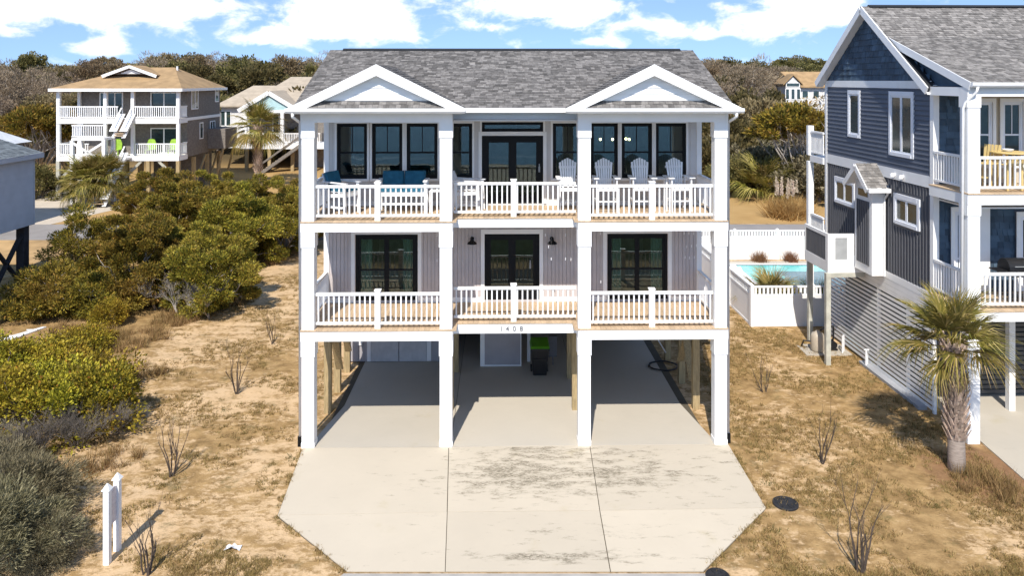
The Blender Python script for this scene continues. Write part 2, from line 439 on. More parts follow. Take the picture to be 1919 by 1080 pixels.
def slab(name, pts, mat, parent, z0=-.08, z1=.03, gap=.012):
    c = Vector((sum(p[0] for p in pts)/len(pts), sum(p[1] for p in pts)/len(pts)))
    q = []
    for p in pts:
        d = Vector((p[0], p[1])) - c; d = d * (1 - gap/max(d.length, .1)); q.append((c.x+d.x, c.y+d.y))
    return MB().prism(q, z0, z1, 'z').build(name, mat, parent)
g = lambda px, py: tuple(G(px, py)[:2])
drive = MB().prism([g(567, 843), g(519, 970), g(650, 1074), g(1319, 1074), g(1436, 955), g(1365, 836)], -.2, .008, 'z').build('driveway', JOINT)
tag(drive, kind='structure')
seamL = [g(841, 841), g(838, 963), g(834, 1074)]; seamR = [g(1105, 835), g(1124, 960), g(1144, 1074)]
slab('concrete_slab', [g(567, 842), g(841, 841), seamL[1], g(520, 969)], CONC, drive)
slab('concrete_slab', [g(520, 969), seamL[1], seamL[2], g(650, 1074)], CONC, drive, gap=.006)
slab('concrete_slab', [g(841, 841), g(1105, 835), seamR[1], seamL[1]], CONC, drive)
slab('concrete_slab', [seamL[1], seamR[1], seamR[2], seamL[2]], CONC, drive)
slab('concrete_slab', [g(1105, 835), g(1365, 835), g(1436, 955), seamR[1]], CONC, drive)
slab('concrete_slab', [seamR[1], g(1436, 955), g(1319, 1074), seamR[2]], CONC, drive)

# kerb and street in front (only its edge is in the picture)
kerb = MB().prism([(-60, -5.8), (60, -5.8), (60, -5.42), (4.1, -5.42), (3.9, -5.12), (-3.35, -5.12), (-3.55, -5.42), (-60, -5.42)], -.2, .02, 'z').build('kerb', M('kerb_concrete', (.36, .34, .31), .9, .12, 2)); tag(kerb, kind='structure')
st = MB().box(-200, 200, -14, -5.81, -.2, .004).build('street', M('street_asphalt', (.06, .06, .06), .9, .2, 3)); tag(st, kind='structure')
m_sea, nt, out = new_mat('reflected_sea_water'); k = NT(nt); p = k.n('ShaderNodeBsdfPrincipled'); p.inputs['Roughness'].default_value = .12
k.l(k.mix(k.ramp(k.noise(.06, stretch=(.25, 1.6, 1), detail=5), .56, .66), (.020, .10, .11), (.45, .52, .52)), p.inputs['Base Color']); k.l(k.bump(k.noise(.9, detail=4), .5, .2), p.inputs['Normal']); k.l(p.outputs[0], out.inputs[0])
sea = MB().box(-2400, 2400, -299, -62, -.3, .03).build('sea', m_sea); tag(sea, kind='structure')  # unseen sea added so the window glass reflects teal
bch = MB().box(-2400, 2400, -61.9, -44, -.3, .02).build('beach', M('beach_sand', (.55, .47, .36), .95, .08, .5)); tag(bch, kind='structure')  # unseen beach added beside the sea for the window reflections
# back street and drives
rs = MB().box(-300, 300, 26.0, 31.0, -.2, .006).build('back_street', ROADM); tag(rs, kind='structure')
fd = MB().prism([(-31.5, 31), (-29, 42), (-33, 50), (-40, 50), (-40.5, 40), (-36, 31)], -.2, .010, 'z').build('sandy_drive', M('pale_drive', (.52, .45, .36), .95, .08, 1.2)); tag(fd, kind='structure')
fd2 = MB().prism([(-31.5, 20), (-18, 20.5), (-17, 25.9), (-32, 25.9)], -.2, .006, 'z').build('verge', M('dry_verge', (.40, .26, .12), .95, .3, .6)); tag(fd2, kind='structure')
rd = MB().prism([(12.75, .32), (12.55, -2.2), (13.3, -5.1), (22, -5.1), (22, 9), (12.9, 9)], -.1, .03, 'z').build('neighbour_driveway', CONC2); tag(rd, kind='structure')

# ---------------------------------------------------------------- the white house in the middle
H = Frame(.09, .02, 1.0)
house = empty('beach_house', (H.ox, H.oy, 0), H.a, 'white three-storey beach house on columns with two front gables and porches', 'house')
Z1B, Z1T, D1, Z2B, Z2T, D2, Z3B, Z3T = 2.88, 3.14, 3.18, 5.80, 6.04, 6.08, 8.73, 8.97
WY = 2.45                          # depth of the porch back wall
CXS = (-5.54, -1.86, 1.86, 5.54)
# carport floor, three bays
cs = MB().box(-5.3, 5.3, .1, 8.95, -.1, .002).build('carport_floor', JOINT, house)
MB().prism([(-5.55, .02), (-1.74, .02), (-1.74, 9), (-5.1, 9), (-5.1, 2.6)], -.08, .034, 'z').build('concrete_slab', CONC2, cs)
MB().prism([(-1.725, .02), (-1.725, 9), (1.985, 9), (1.985, .02)], -.08, .034, 'z').build('concrete_slab', CONC2, cs)
MB().prism([(2.0, .02), (2.0, 9), (5.0, 9), (5.05, 2.6), (5.45, .02)], -.08, .034, 'z').build('concrete_slab', CONC2, cs)
# columns: square boxed, a wider collar under each beam
for x in CXS:
    for z0, z1 in ((0, Z1B), (D1, Z2B), (D2, Z3B)):
        c = MB().box(x-.165, x+.165, .012, .342, z0, z1-.42).build('column', WHITE, house)
        B('collar', WHITE, c, x-.185, x+.185, -.008, .362, z1-.42, z1)
        B('plinth', WHITE, c, x-.178, x+.178, .0, .354, z0+.035, z0+.16) if z0 == 0 else None
# beams round the porches
for z0, z1 in ((Z1B, Z1T), (Z2B, Z2T), (Z3B, Z3T)):
    for s in (-1, 1):
        a, b = sorted((s*5.735, s*1.685))
        B('beam', WHITE, house, a, b, -.012, .28, z0, z1)
        a, b = sorted((s*5.735, s*5.50))
        B('beam', WHITE, house, a, b, .283, WY, z0, z1)
        a, b = sorted((s*1.685, s*1.90))
        B('beam', WHITE, house, a, b, .283, .55, z0, z1)
    B('beam', WHITE, house, -1.70, 1.70, .55, .80, z0, z1)
# decks: boards run front to back
for zi, (zt, zd) in enumerate(((Z1T, D1), (Z2T, D2))):
    dk = MB().box(-5.49, -1.905, .29, WY, zt-.16, zt-.003).box(1.905, 5.49, .29, WY, zt-.16, zt-.003).box(-1.90, 1.90, .81, WY, zt-.16, zt-.003).build('deck', WHITE, house)
    x = -5.735
    while x < 5.72:
        y0 = -.03 if (x < -1.7 or x+.138 > 1.7) else .53
        B('deck_board', DECK, dk, x, min(x+.138, 5.735), y0, WY-.003, zt+.003, zd); x += .1434
# soffit of the upper porch
MB().box(-5.48, 5.48, .30, WY, Z3B+.02, Z3B+.06).build('porch_ceiling', UPWALL, house)

# railings
def railing(root, p, q, zd, h=.95, posts=(), step=.14, mat=WHITE, base=.10, thick=.09, bal=.038):
    """rail from p to q (local xy) with balusters one by one; posts given as fractions"""
    p, q = Vector((p[0], p[1], 0)), Vector((q[0], q[1], 0)); d = q - p; L = d.length; u = d.normalized(); ang = math.atan2(u.y, u.x)
    mb = MB(); up = Vector((0, 0, 1))
    mb.bar(p+up*(zd+h-.035), q+up*(zd+h-.035), thick, .07)
    r = mb.build('railing', mat, root); MB().bar(p+up*(zd+base+.03), q+up*(zd+base+.03), thick*.7, .06).build('bottom_rail', mat, r)
    n = max(1, int(round(L/step)))
    for i in range(n):
        f = (i+.5)/n; c = p + d*f
        if any(abs(f-t)*L < .08 for t in posts): continue
        b = B('baluster', mat, r, c.x-bal/2, c.x+bal/2, c.y-bal/2, c.y+bal/2, zd+base+.06, zd+h-.07); b.rotation_euler = (0, 0, ang)
    for t in posts:
        c = p + d*t
        MB().box(c.x-.075, c.x+.075, c.y-.075, c.y+.075, zd+.002, zd+h+.06).box(c.x-.09, c.x+.09, c.y-.09, c.y+.09, zd+h+.06, zd+h+.085).build('post', mat, r)
    return r
for zd in (D1, D2):
    for s in (-1, 1):
        a, b = sorted((s*5.36, s*2.04)); railing(house, (a, .16), (b, .16), zd, posts=(.5,))
        railing(house, (s*5.60, .37), (s*5.60, WY-.02), zd)
    railing(house, (-1.69, .68), (1.69, .68), zd, posts=(.49,))

# walls --------------------------------------------------------
def opening(px0, px1, y=WY): return H.x(px0, y), H.x(px1, y)
trims = []
lo = []                             # lower floor openings x0,x1,z0,z1
for a, b in ((665, 783), (908, 1011), (1137, 1252)):
    x0, x1 = opening(a, b); lo.append((x0, x1, D1+.06, 5.23))
hi = []
for a, b in ((631, 688), (697, 754), (762, 820), (836, 885), (1036, 1092), (1107, 1158), (1165, 1222), (1229, 1286)):
    x0, x1 = opening(a, b); hi.append((x0, x1, 6.90, 8.56))
x0, x1 = opening(903, 1018)
fd_up = (x0, x1, D2+.06, 8.19); trans = (x0, x1, 8.29, 8.60)
lw = MB()
for r in rects(-5.66, 5.66, Z1T, Z2T, lo): lw.box(r[0], r[1], WY+.03, WY+.14, r[2], r[3])
lw = lw.build('wall', SIDING, house)
bw = .113; x = -5.64; rnd = random.Random(4)
while x < 5.64:
    xe = min(x+bw, 5.64)
    hs = [(h[2], h[3]) for h in lo if h[0]-.02 < (x+xe)/2 < h[1]+.02]
    for z0, z1 in cut(D1+.15, Z2B+.02, hs): B('board', SIDING, lw, x+.005, xe-.005, WY+.0, WY+.03, z0, z1)
    x = xe
uw = MB()
for r in rects(-5.66, 5.66, D2, Z3T, hi+[fd_up, trans]): uw.box(r[0], r[1], WY+.02, WY+.14, r[2], r[3])
uw = uw.build('wall', UPWALL, house)
z = D2+.14
while z < Z3B:
    z1 = min(z+.19, Z3B)
    for a, b in cut(-5.62, 5.62, [(h[0]-.13, h[1]+.13) for h in hi+[fd_up, trans] if h[2]-.12 < (z+z1)/2 < h[3]+.2]):
        MB().hexa([(a, WY+.002, z), (b, WY+.002, z), (b, WY+.02, z), (a, WY+.02, z), (a, WY+.014, z1-.003), (b, WY+.014, z1-.003), (b, WY+.02, z1-.003), (a, WY+.02, z1-.003)]).build('board', UPWALL, uw)
    z = z1
for wl_, zd in ((lw, D1), (uw, D2)):
    for r in cut(-5.66, 5.66, [(h[0], h[1]) for h in lo] if zd == D1 else [(fd_up[0]-.1, fd_up[1]+.1)]): B('baseboard', WHITE, wl_, r[0], r[1], WY-.012, WY+.006, zd+.005, zd+.148)
    for s in (-1, 1):
        a, b = sorted((s*5.68, s*5.53)); B('corner_board', WHITE, wl_, a, b, WY-.016, WY+.006, zd+.15, zd+2.60)
# black framed windows and doors
def unit(name, x0, x1, z0, z1, y, leaves=1, bars_v=0, rail_z=None, fw=.07, stile=.07, handle=None, trim=.11, sill=True, mat=BLACK, root=None, upbar=False, glass=GLASS, tmat=WHITE):
    root = root or house
    mb = MB(); zc0, zc1 = z0, z1
    mb.box(x0, x0+fw, y, y+.10, z0, z1).box(x1-fw, x1, y, y+.10, z0, z1).box(x0+fw, x1-fw, y, y+.10, z1-fw, z1).box(x0+fw, x1-fw, y, y+.10, z0, z0+fw)
    o = mb.build(name, mat, root); w = (x1-x0-2*fw)/leaves
    for i in range(leaves):
        a, b = x0+fw+i*w, x0+fw+(i+1)*w
        sb = MB().box(a, a+stile, y+.02, y+.07, z0+fw, z1-fw).box(b-stile, b, y+.02, y+.07, z0+fw, z1-fw).box(a+stile, b-stile, y+.02, y+.07, z1-fw-stile, z1-fw).box(a+stile, b-stile, y+.02, y+.07, z0+fw, z0+fw+stile*1.4)
        if rail_z: sb.box(a+stile, b-stile, y+.025, y+.06, rail_z-.025, rail_z+.025)
        if upbar: sb.box((a+b)/2-.012, (a+b)/2+.012, y+.03, y+.055, (rail_z or z0)+.025, z1-fw-stile)
        sb.build('sash', mat, o)
        B('pane', glass, o, a+stile*.9, b-stile*.9, y+.045, y+.051, z0+fw+stile, z1-fw-stile*.9)
    if trim:
        for a, b, c, d in ((x0-trim, x0, z0, z1), (x1, x1+trim, z0, z1), (x0-trim, x1+trim, z1, z1+trim*1.2)): B('trim', tmat, o, a, b, y-.045, y-.012, c, d)
        if sill: B('sill', tmat, o, x0-trim, x1+trim, y-.075, y-.012, z0-.07, z0)
    if handle is not None: MB().bar((handle, y-.045, z0+.95), (handle, y-.045, z0+1.20), .03, .03).bar((handle, y-.045, z0+1.03), (handle, y+.01, z0+1.03), .05, .16).build('handle', GREYMETAL, o)
    return o
GRD = 5.23
for i, h in enumerate(lo):
    if i == 1: unit('french_door', *h, WY+.03, 2, fw=.08, stile=.11, handle=h[1]-.28, sill=False)
    else: unit('sliding_door', *h, WY+.03, 2, fw=.09, stile=.07, rail_z=4.15, sill=False)
for i, h in enumerate(hi): unit('window', *h, WY+.03, 1, rail_z=7.68, upbar=True, trim=.06, fw=.05, stile=.05)
unit('french_door', *fd_up, WY+.03, 2, fw=.09, stile=.12, handle=fd_up[1]-.12, trim=.10, sill=False)
unit('transom_window', *trans, WY+.03, 1, trim=.06, fw=.05, stile=.04, sill=False)
# rooms behind the glass
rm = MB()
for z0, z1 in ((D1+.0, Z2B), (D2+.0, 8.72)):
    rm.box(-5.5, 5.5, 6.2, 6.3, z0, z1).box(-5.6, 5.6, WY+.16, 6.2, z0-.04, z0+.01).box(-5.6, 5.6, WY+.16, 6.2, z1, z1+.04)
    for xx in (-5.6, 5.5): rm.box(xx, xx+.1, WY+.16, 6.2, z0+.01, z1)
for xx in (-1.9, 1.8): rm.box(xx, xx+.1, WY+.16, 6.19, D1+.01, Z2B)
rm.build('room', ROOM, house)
def place(root, fr, x, y, z, rz=0):
    root.location = fr.world(x, y, z); root.rotation_euler = (0, 0, fr.a + rz)
def curtain(xa, xb, zt, zb, y, seed):
    mb = MB(); n = 26; pts = []
    for i in range(n+1):
        t = i/n; pts.append((xa+(xb-xa)*t, y+.035*math.sin(t*38+seed)))
    for (a, b), (c, d) in zip(pts, pts[1:]): mb.quad((a, b, zb), (c, d, zb), (c, d, zt), (a, b, zt))
    o = mb.build('curtain', CURTAIN); place(o, H, 0, 0, 0); return tag(o, 'pale curtain hanging inside a lower storey sliding door', 'curtain', 'pale curtains inside the sliding doors')
for i, h in enumerate(lo):
    if i == 1: continue
    curtain(h[0]+.05, h[0]+.48, 5.3, D1+.03, WY+.24, i); curtain(h[1]-.48, h[1]-.05, 5.3, D1+.03, WY+.24, i+2)
# beds seen dimly through the sliding doors
for xx in (-3.75, 3.75):
    bd = empty('bed', label='bed behind the %s sliding door of the lower porch' % ('left wing' if xx < 0 else 'right wing'), cat='bed'); LIN = M('bed_linen', (.42, .42, .40), .9, .2, 3)
    MB().box(-.8, .8, -1, 1, .0, .38).build('base', LIN, bd); MB().box(-.78, .78, -.98, .9, .38, .62).build('mattress', LIN, bd); MB().box(-.85, .85, 1.02, 1.1, .0, 1.3).build('headboard', LIN, bd)
    place(bd, H, xx, 5.0, D1+.012)
# pendant lamps lit behind the right hand windows
for px, py in ((1125, 261), (1148, 261), (1173, 260), (1179, 261)):
    yy = 4.2; x = H.x(px, yy); z = H.z(py, x, yy)
    pe = MB().tube([(x, yy, z+.10), (x, yy, 8.72)], .008, 5).lathe([(.03, .04), (.05, .08), (.02, .12)], 8, (x, yy, z)).build('pendant_lamp', BLACK, house)
    MB().lathe([(.001, -.045), (.03, -.03), (.042, 0), (.03, .03), (.001, .045)], 8, (x, yy, z)).build('bulb', BULB_M, pe, smooth=True)
# barn sconces beside the lower french door
for px in (885, 1034):
    x = H.x(px, WY); z = H.z(447, x, WY)
    MB().tube([(x, WY-.0, z), (x, WY-.12, z+.06), (x, WY-.2, z+.03)], .014, 6).lathe([(.145, -.12), (.13, -.08), (.06, -.03), (.045, .05), (.03, .06)], 14, (x, WY-.2, z)).tube([(x, WY+.008, z), (x, WY-.015, z)], .06, 10).build('sconce', BLACK, house)
# strings of small icicle lights hang from the porch beams
ICE = M('clear_plastic', (.85, .85, .85), .3)
for px, py in ((819, 440), (822, 460), (819, 488), (1022, 440), (1060, 440), (1028, 462), (1033, 485), (1060, 485), (1070, 486), (1125, 437), (1131, 461), (1126, 528), (1282, 437), (1291, 437), (1300, 437), (1287, 462), (1296, 461), (1305, 460), (1284, 482), (1292, 483), (1301, 482)):
    x = H.x(px, .95); z = H.z(py, x, .95)
    MB().tube([(x, .95, z-.045), (x, .95, z+.03)], [.010, .010], 4).tube([(x, .95, z+.03), (x, .95, Z2B+.0)], .0006, 3).build('icicle_light', ICE, house)
# side and back walls, back porch level, carport store rooms
sw = MB()
for s in (-1, 1):
    a, b = sorted((s*5.54, s*5.66)); sw.box(a, b, WY+.14, 9.1, Z1T, 8.98)
sw.box(-5.54, 5.54, 8.98, 9.1, Z1T, 8.98).build('wall', UPWALL, house)
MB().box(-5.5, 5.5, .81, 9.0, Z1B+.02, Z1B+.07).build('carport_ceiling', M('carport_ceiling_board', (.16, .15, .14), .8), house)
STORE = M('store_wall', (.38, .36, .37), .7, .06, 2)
yS = 6.1; xL = H.x(650, yS); xR = H.x(829, yS)
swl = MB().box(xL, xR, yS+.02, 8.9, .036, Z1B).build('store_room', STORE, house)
x = xL
while x < xR-.02:
    x1 = min(x+.2, xR); m = (x+x1)/2
    if not (H.x(695, yS) < m < H.x(812, yS)): B('board', STORE, swl, x+.004, x1-.004, yS, yS+.02, .05, Z1B-.002)
    x = x1
for a, b in ((695, 747), (748, 800)):
    d = B('store_door', M('store_door_paint', (.50, .49, .49), .6), swl, H.x(a, yS)+.01, H.x(b, yS)-.01, yS-.03, yS+.02, .05, 2.1)
for a, b in ((688, 695), (800, 808)): B('trim', WHITE, swl, H.x(a, yS), H.x(b, yS), yS-.02, yS+.02, .05, 2.2)
B('outlet_box', WHITE, swl, H.x(671, yS), H.x(679, yS), yS-.04, yS, .62, .78)
yC = 5.6; xa, xb = H.x(900, yC), H.x(977, yC)
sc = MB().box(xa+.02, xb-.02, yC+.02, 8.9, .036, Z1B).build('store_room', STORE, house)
x = xa+.16
while x < xb-.05:
    B('board', STORE, sc, x+.004, min(x+.2, xb-.04)-.004, yC, yC+.02, .1, Z1B-.002); x += .2
B('trim', WHITE, sc, xa, xa+.15, yC-.01, yC+.02, .04, Z1B-.002); B('trim', WHITE, sc, xb-.035, xb, yC-.01, yC+.02, .04, Z1B-.002); B('trim', WHITE, sc, xa+.15, xb-.035, yC-.01, yC+.02, .04, .09)
MB().box(xb+.0, 5.0, 8.88, 9.0, .036, Z1B).box(xR, xa, 8.88, 9.0, .036, Z1B).build('back_partition', M('shade_toned_partition', (.10, .12, .13), .8), house)  # dark colour stands in for the shade at the carport back
MB().box(H.x(988, 6), H.x(994, 6), 6, 6.1, .036, Z1B).build('white_jamb', WHITE, house)
# timber piles and knee braces of the carport
for x, y in ((-5.50, 2.2), (-5.54, 3.7), (-5.56, 5.3), (-1.90, 2.3), (1.84, 2.25), (1.9, 4.6), (5.46, 2.3), (5.5, 4.2), (5.5, 6.2), (5.5, 8.6), (-1.9, 5.2)):
    B('pile', PINE, house, x-.10, x+.10, y-.10, y+.10, .0, Z1B)
for x, ya, yb in ((-5.46, 2.4, 3.62), (-5.50, 3.85, 5.2), (5.42, 2.4, 4.1), (5.46, 4.3, 6.1)):
    MB().bar((x, ya, 2.75), (x, yb, .75), .045, .22, up=(1, 0, 0)).build('brace', PINE, house)
MB().bar((5.42, 4.0, 2.75), (5.42, 2.5, .75), .045, .22, up=(1, 0, 0)).build('brace', PINE, house)
PIPE = M('white_pipe', (.7, .7, .7), .4)
MB().tube([(4.86, 5.2, 2.88), (4.86, 5.2, 1.2), (5.1, 4.7, .8)], .022, 6).build('conduit', PIPE, house)
MB().tube([(4.3, 6.4, 2.88), (4.55, 6.0, 2.2)], .022, 6).build('conduit', PIPE, house)
# house number on the middle beam
nm = M('number_steel', (.16, .16, .17), .35, .1, 4, metal=.6)
for px, ch in ((940, '1'), (951, '4'), (964, '0'), (977, '8')):
    fc = bpy.data.curves.new('digit', 'FONT'); fc.body = ch; fc.size = .19; fc.extrude = .006; fc.align_x = 'CENTER'; fc.space_character = 1
    to = bpy.data.objects.new('digit_tmp', fc); COL.objects.link(to)
    me = bpy.data.meshes.new_from_object(to.evaluated_get(bpy.context.evaluated_depsgraph_get())); me.materials.clear(); me.materials.append(nm)
    bpy.data.objects.remove(to)
    o = inst('number_digit', me, house, (H.x(px, .54), .540, Z1B+.065), (math.radians(90), 0, 0))

# roof ---------------------------------------------------------
EY, EZ, SL, RY, HW = .12, 9.12, .385, 4.62, 5.95
RZ = EZ + SL*(RY-EY); BY = RY + (RZ-EZ)/SL
sl = MB()
sl.hexa([(-HW, EY, EZ-.09), (HW, EY, EZ-.09), (HW, RY, RZ-.09), (-HW, RY, RZ-.09), (-HW, EY, EZ), (HW, EY, EZ), (HW, RY, RZ), (-HW, RY, RZ)])
sl.hexa([(-HW, RY, RZ-.09), (HW, RY, RZ-.09), (HW, BY, EZ-.09), (-HW, BY, EZ-.09), (-HW, RY, RZ), (HW, RY, RZ), (HW, BY, EZ), (-HW, BY, EZ)])
roof = sl.build('roof', SHING_UNDER, house)
Ls = math.hypot(RY-EY, RZ-EZ); vup = (0, RY-EY, RZ-EZ)
shingle_slope((0, EY-.03, EZ), (1, 0, 0), vup, Ls, lambda t: [(-HW-.02, HW+.02)], 'shingles', roof, seed=3)
shingle_slope((0, BY, EZ), (1, 0, 0), (0, -(BY-RY), RZ-EZ), Ls, lambda t: [(-HW-.02, HW+.02)], 'shingles', roof, seed=4)
MB().prism([(RY-.16, RZ-.02), (RY, RZ+.055), (RY+.16, RZ-.02)], -HW+.4, HW-.4, 'x').build('ridge_vent', DARKVENT, roof)
for s in (-1, 1):                    # rake boards
    x = s*HW
    MB().bar((x, EY, EZ-.11), (x, RY, RZ-.11), .04, .20, up=(0, 0, 1)).bar((x, RY, RZ-.11), (x, BY, EZ-.11), .04, .20, up=(0, 0, 1)).build('rake_board', WHITE, roof)
    a, b = sorted((s*5.54, s*5.66)); MB().prism([(WY-2.2, 8.98), (BY-.45, 8.98), (RY, RZ-.12)], a, b, 'x').build('gable_wall', UPWALL, house)
B('gutter', WHITE, house, -1.36, 1.36, -.0, .12, EZ-.13, EZ-.005)
MB().box(-5.7, 5.7, .29, .5, Z3T+.0, EZ-.1).build('frieze', WHITE, house)
# two front gables with a shingled skirt roof
for s in (-1, 1):
    cx, hw, fy, ap = s*3.66, 2.30, -.36, 10.27; rise = ap-EZ; k_ = rise/hw
    gt = MB().hexa([(cx-hw, fy, EZ-.1), (cx, fy, ap-.1), (cx, 3.3, ap-.1), (cx-hw, .4, EZ-.1), (cx-hw, fy, EZ-.004), (cx, fy, ap-.004), (cx, 3.3, ap-.004), (cx-hw, .4, EZ-.004)])
    gt.hexa([(cx, fy, ap-.1), (cx+hw, fy, EZ-.1), (cx+hw, .4, EZ-.1), (cx, 3.3, ap-.1), (cx, fy, ap-.004), (cx+hw, fy, EZ-.004), (cx+hw, .4, EZ-.004), (cx, 3.3, ap-.004)])
    gt = gt.build('gable_roof', SHING_UNDER, house)
    Lg = math.hypot(hw, rise)
    for q in (-1, 1):
        def span(t, q=q):
            zz = EZ + t*rise/Lg; return [(fy-.01, EY + (zz-EZ)/SL + .12)]
        shingle_slope((cx+q*hw, 0, EZ), (0, 1, 0), (-q*hw, 0, rise), Lg, span, 'shingles', gt, seed=10+s+q)
        # raking fascia, soffit and inner moulding
        n_ = (q*rise/Lg, hw/Lg)      # normal of the slope in x,z
        def pt(t, off): return (cx+q*hw*(1-t)+n_[0]*off, EZ+rise*t+n_[1]*off)
        a, b, c_, d_ = pt(-.015, .012), pt(1, .012), pt(1, -.26), pt(-.015, -.26)
        b = (cx, b[1]); c_ = (cx, EZ+rise-.26*Lg/hw); d_ = (cx+q*(hw+.0), EZ-.12); a = (cx+q*(hw+.03), EZ-.0)
        MB().prism([a, b, c_, (cx+q*(hw-.46), EZ-.0), d_], fy-.03, fy+.0, 'y').build('rake_board', WHITE, gt)
        c2 = (cx, c_[1]+.05)
        MB().prism([(cx, c2[1]), (cx, c2[1]-.06), (cx+q*(hw-.50), EZ+.02), (cx+q*(hw-.40), EZ+.02)], fy+.002, fy+.205, 'y').build('soffit', WHITE, gt)
    gw = MB().prism([(cx-hw+.3, EZ-.06), (cx+hw-.3, EZ-.06), (cx, ap-.2)], fy+.21, fy+.30, 'y').build('gable_wall', WHITE, house)
    zz = EZ+.20
    while zz < ap-.3:
        z1 = min(zz+.165, ap-.24); wa, wb = (ap-.16-zz)/k_, (ap-.16-z1)/k_
        MB().hexa([(cx-wa, fy+.182, zz), (cx+wa, fy+.182, zz), (cx+wa, fy+.208, zz), (cx-wa, fy+.208, zz), (cx-wb, fy+.198, z1-.006), (cx+wb, fy+.198, z1-.006), (cx+wb, fy+.208, z1-.006), (cx-wb, fy+.208, z1-.006)]).build('board', WHITE, gw); zz = z1
    sk = MB().hexa([(cx-hw+.35, fy, EZ-.06), (cx+hw-.35, fy, EZ-.06), (cx+hw-.5, fy+.18, EZ-.06), (cx-hw+.5, fy+.18, EZ-.06), (cx-hw+.4, fy, EZ-.0), (cx+hw-.4, fy, EZ-.0), (cx+hw-.75, fy+.18, EZ+.18), (cx-hw+.75, fy+.18, EZ+.18)]).build('skirt_roof', DARKVENT, house)
    shingle_slope((0, fy-.01, EZ+.006), (1, 0, 0), (0, .18, .18), .25, lambda t, cx=cx, hw=hw: [(cx-hw+.42+t*1.3, cx+hw-.42-t*1.3)], 'shingles', sk, seed=31+s, expo=.125, tab=(.12, .2))
    # gutter with a rolled front
    gx0, gx1 = sorted((cx-s*2.34, cx+s*2.36))
    MB().prism([(-.50, EZ-.0), (-.49, EZ-.08), (-.45, EZ-.13), (-.36, EZ-.13), (-.36, EZ-.0)], gx0, gx1, 'x').build('gutter', WHITE, house)
    MB().box(gx0+.1, gx1-.1, -.355, .0, EZ-.15, EZ-.13).build('eave_soffit', WHITE, house)
    xo = s*5.79
    MB().tube([(s*5.83, -.42, EZ-.13), (s*5.83, -.42, EZ-.22), (xo, .0, EZ-.36), (xo, .18, EZ-.42), (xo, .18, .25)], .038, 8).build('downspout', WHITE, house, smooth=True)
    MB().box(xo-.05, xo+.05, .13, .23, .0, .27).build('downspout_boot', BLACK, house)

# ---------------------------------------------------------------- things on the porches and in the carport
PLAST = M('white_polywood', (.76, .77, .78), .55, .05, 4)
def fan_back(root, mat, w, z0, z1, y0, lean, n=7, gap=.012, bulge=.10):
    """slatted back whose slat tops follow an arch; faces -y, leans to +y"""
    sw = w/n
    for i in range(n):
        u = (i+.5)/n*2-1; top = z1 - bulge*u*u*1.15; xc = u*w/2; fan = 1.0 + .0
        a, b = xc*.80, xc*1.06; h = (sw-gap)/2
        mb = MB(); t = .02
        yl = lambda z: y0 + lean*(z-z0)
        tl, tr = top - .03*abs(u) - (.02 if u < 0 else 0), top - .03*abs(u) - (.02 if u > 0 else 0)
        mb.hexa([(a-h*.8, yl(z0), z0), (a+h*.8, yl(z0), z0), (a+h*.8, yl(z0)+t, z0), (a-h*.8, yl(z0)+t, z0),
                 (b-h, yl(tl), tl), (b+h, yl(tr), tr), (b+h, yl(tr)+t, tr), (b-h, yl(tl)+t, tl)])
        mb.build('back_slat', mat, root)
def adirondack(label, mat=PLAST, group='bar-height porch chairs', seat=.74, cat='chair', name='porch_chair'):
    r = empty(name, label=label, cat=cat, group=group); w = .56
    fan_back(r, mat, .50, seat-.06, 1.49, .16, .22)
    for i in range(5):
        y = -.30 + i*.115; z = seat + .012*(4-i)*.5
        B('seat_slat', mat, r, -.26, .26, y, y+.10, z-.022, z)
    for s in (-1, 1):
        MB().bar((s*.29, -.33, 0), (s*.29, -.30, .96), .035, .11, up=(0, 1, 0)).build('leg', mat, r)
        MB().bar((s*.29, .34, 0), (s*.29, .22, .96), .035, .10, up=(0, 1, 0)).build('leg', mat, r)
        MB().prism([(s*.22, -.40), (s*.39, -.40), (s*.39, .0), (s*.35, .33), (s*.25, .33)][::s], .962, .987, 'z').build('arm', mat, r)
        MB().bar((s*.29, -.32, .32), (s*.29, .33, .32), .03, .07).bar((s*.27, -.31, seat-.06), (s*.27, .26, seat-.10), .03, .10).build('side_rail', mat, r)
    B('front_rail', mat, r, -.272, .272, -.345, -.32, seat-.13, seat-.03)
    B('foot_rest', mat, r, -.272, .272, -.39, -.29, .30, .33)
    MB().bar((-.25, .40, 1.22), (.25, .40, 1.22), .025, .07).build('back_rail', mat, r)
    return r
for px, y, rz, lab in ((1066, 1.55, .02, 'tall white slat-back porch chair beside the upper french doors'),
                       (1134, 1.55, .0, 'tall white slat-back porch chair just right of the inner column'),
                       (1202, 1.6, -.02, 'tall white slat-back porch chair with an arm touching the small side table'),
                       (1270, 1.6, .10, 'tall white slat-back porch chair in the corner by the right outer column')):
    c = adirondack(lab); place(c, H, H.x(px, y), y, D2+.001, rz)
t = empty('side_table', label='small white bar-height side table between two tall porch chairs', cat='table')
for i in range(4): B('top_slat', PLAST, t, -.20+i*.1, -.105+i*.1, -.2, .2, .93, .955)
for sx_ in (-1, 1):
    for sy in (-1, 1): B('leg', PLAST, t, sx_*.17-.02, sx_*.17+.02, sy*.17-.02, sy*.17+.02, 0, .928)
place(t, H, H.x(1236, 1.6), 1.6, D2+.001)
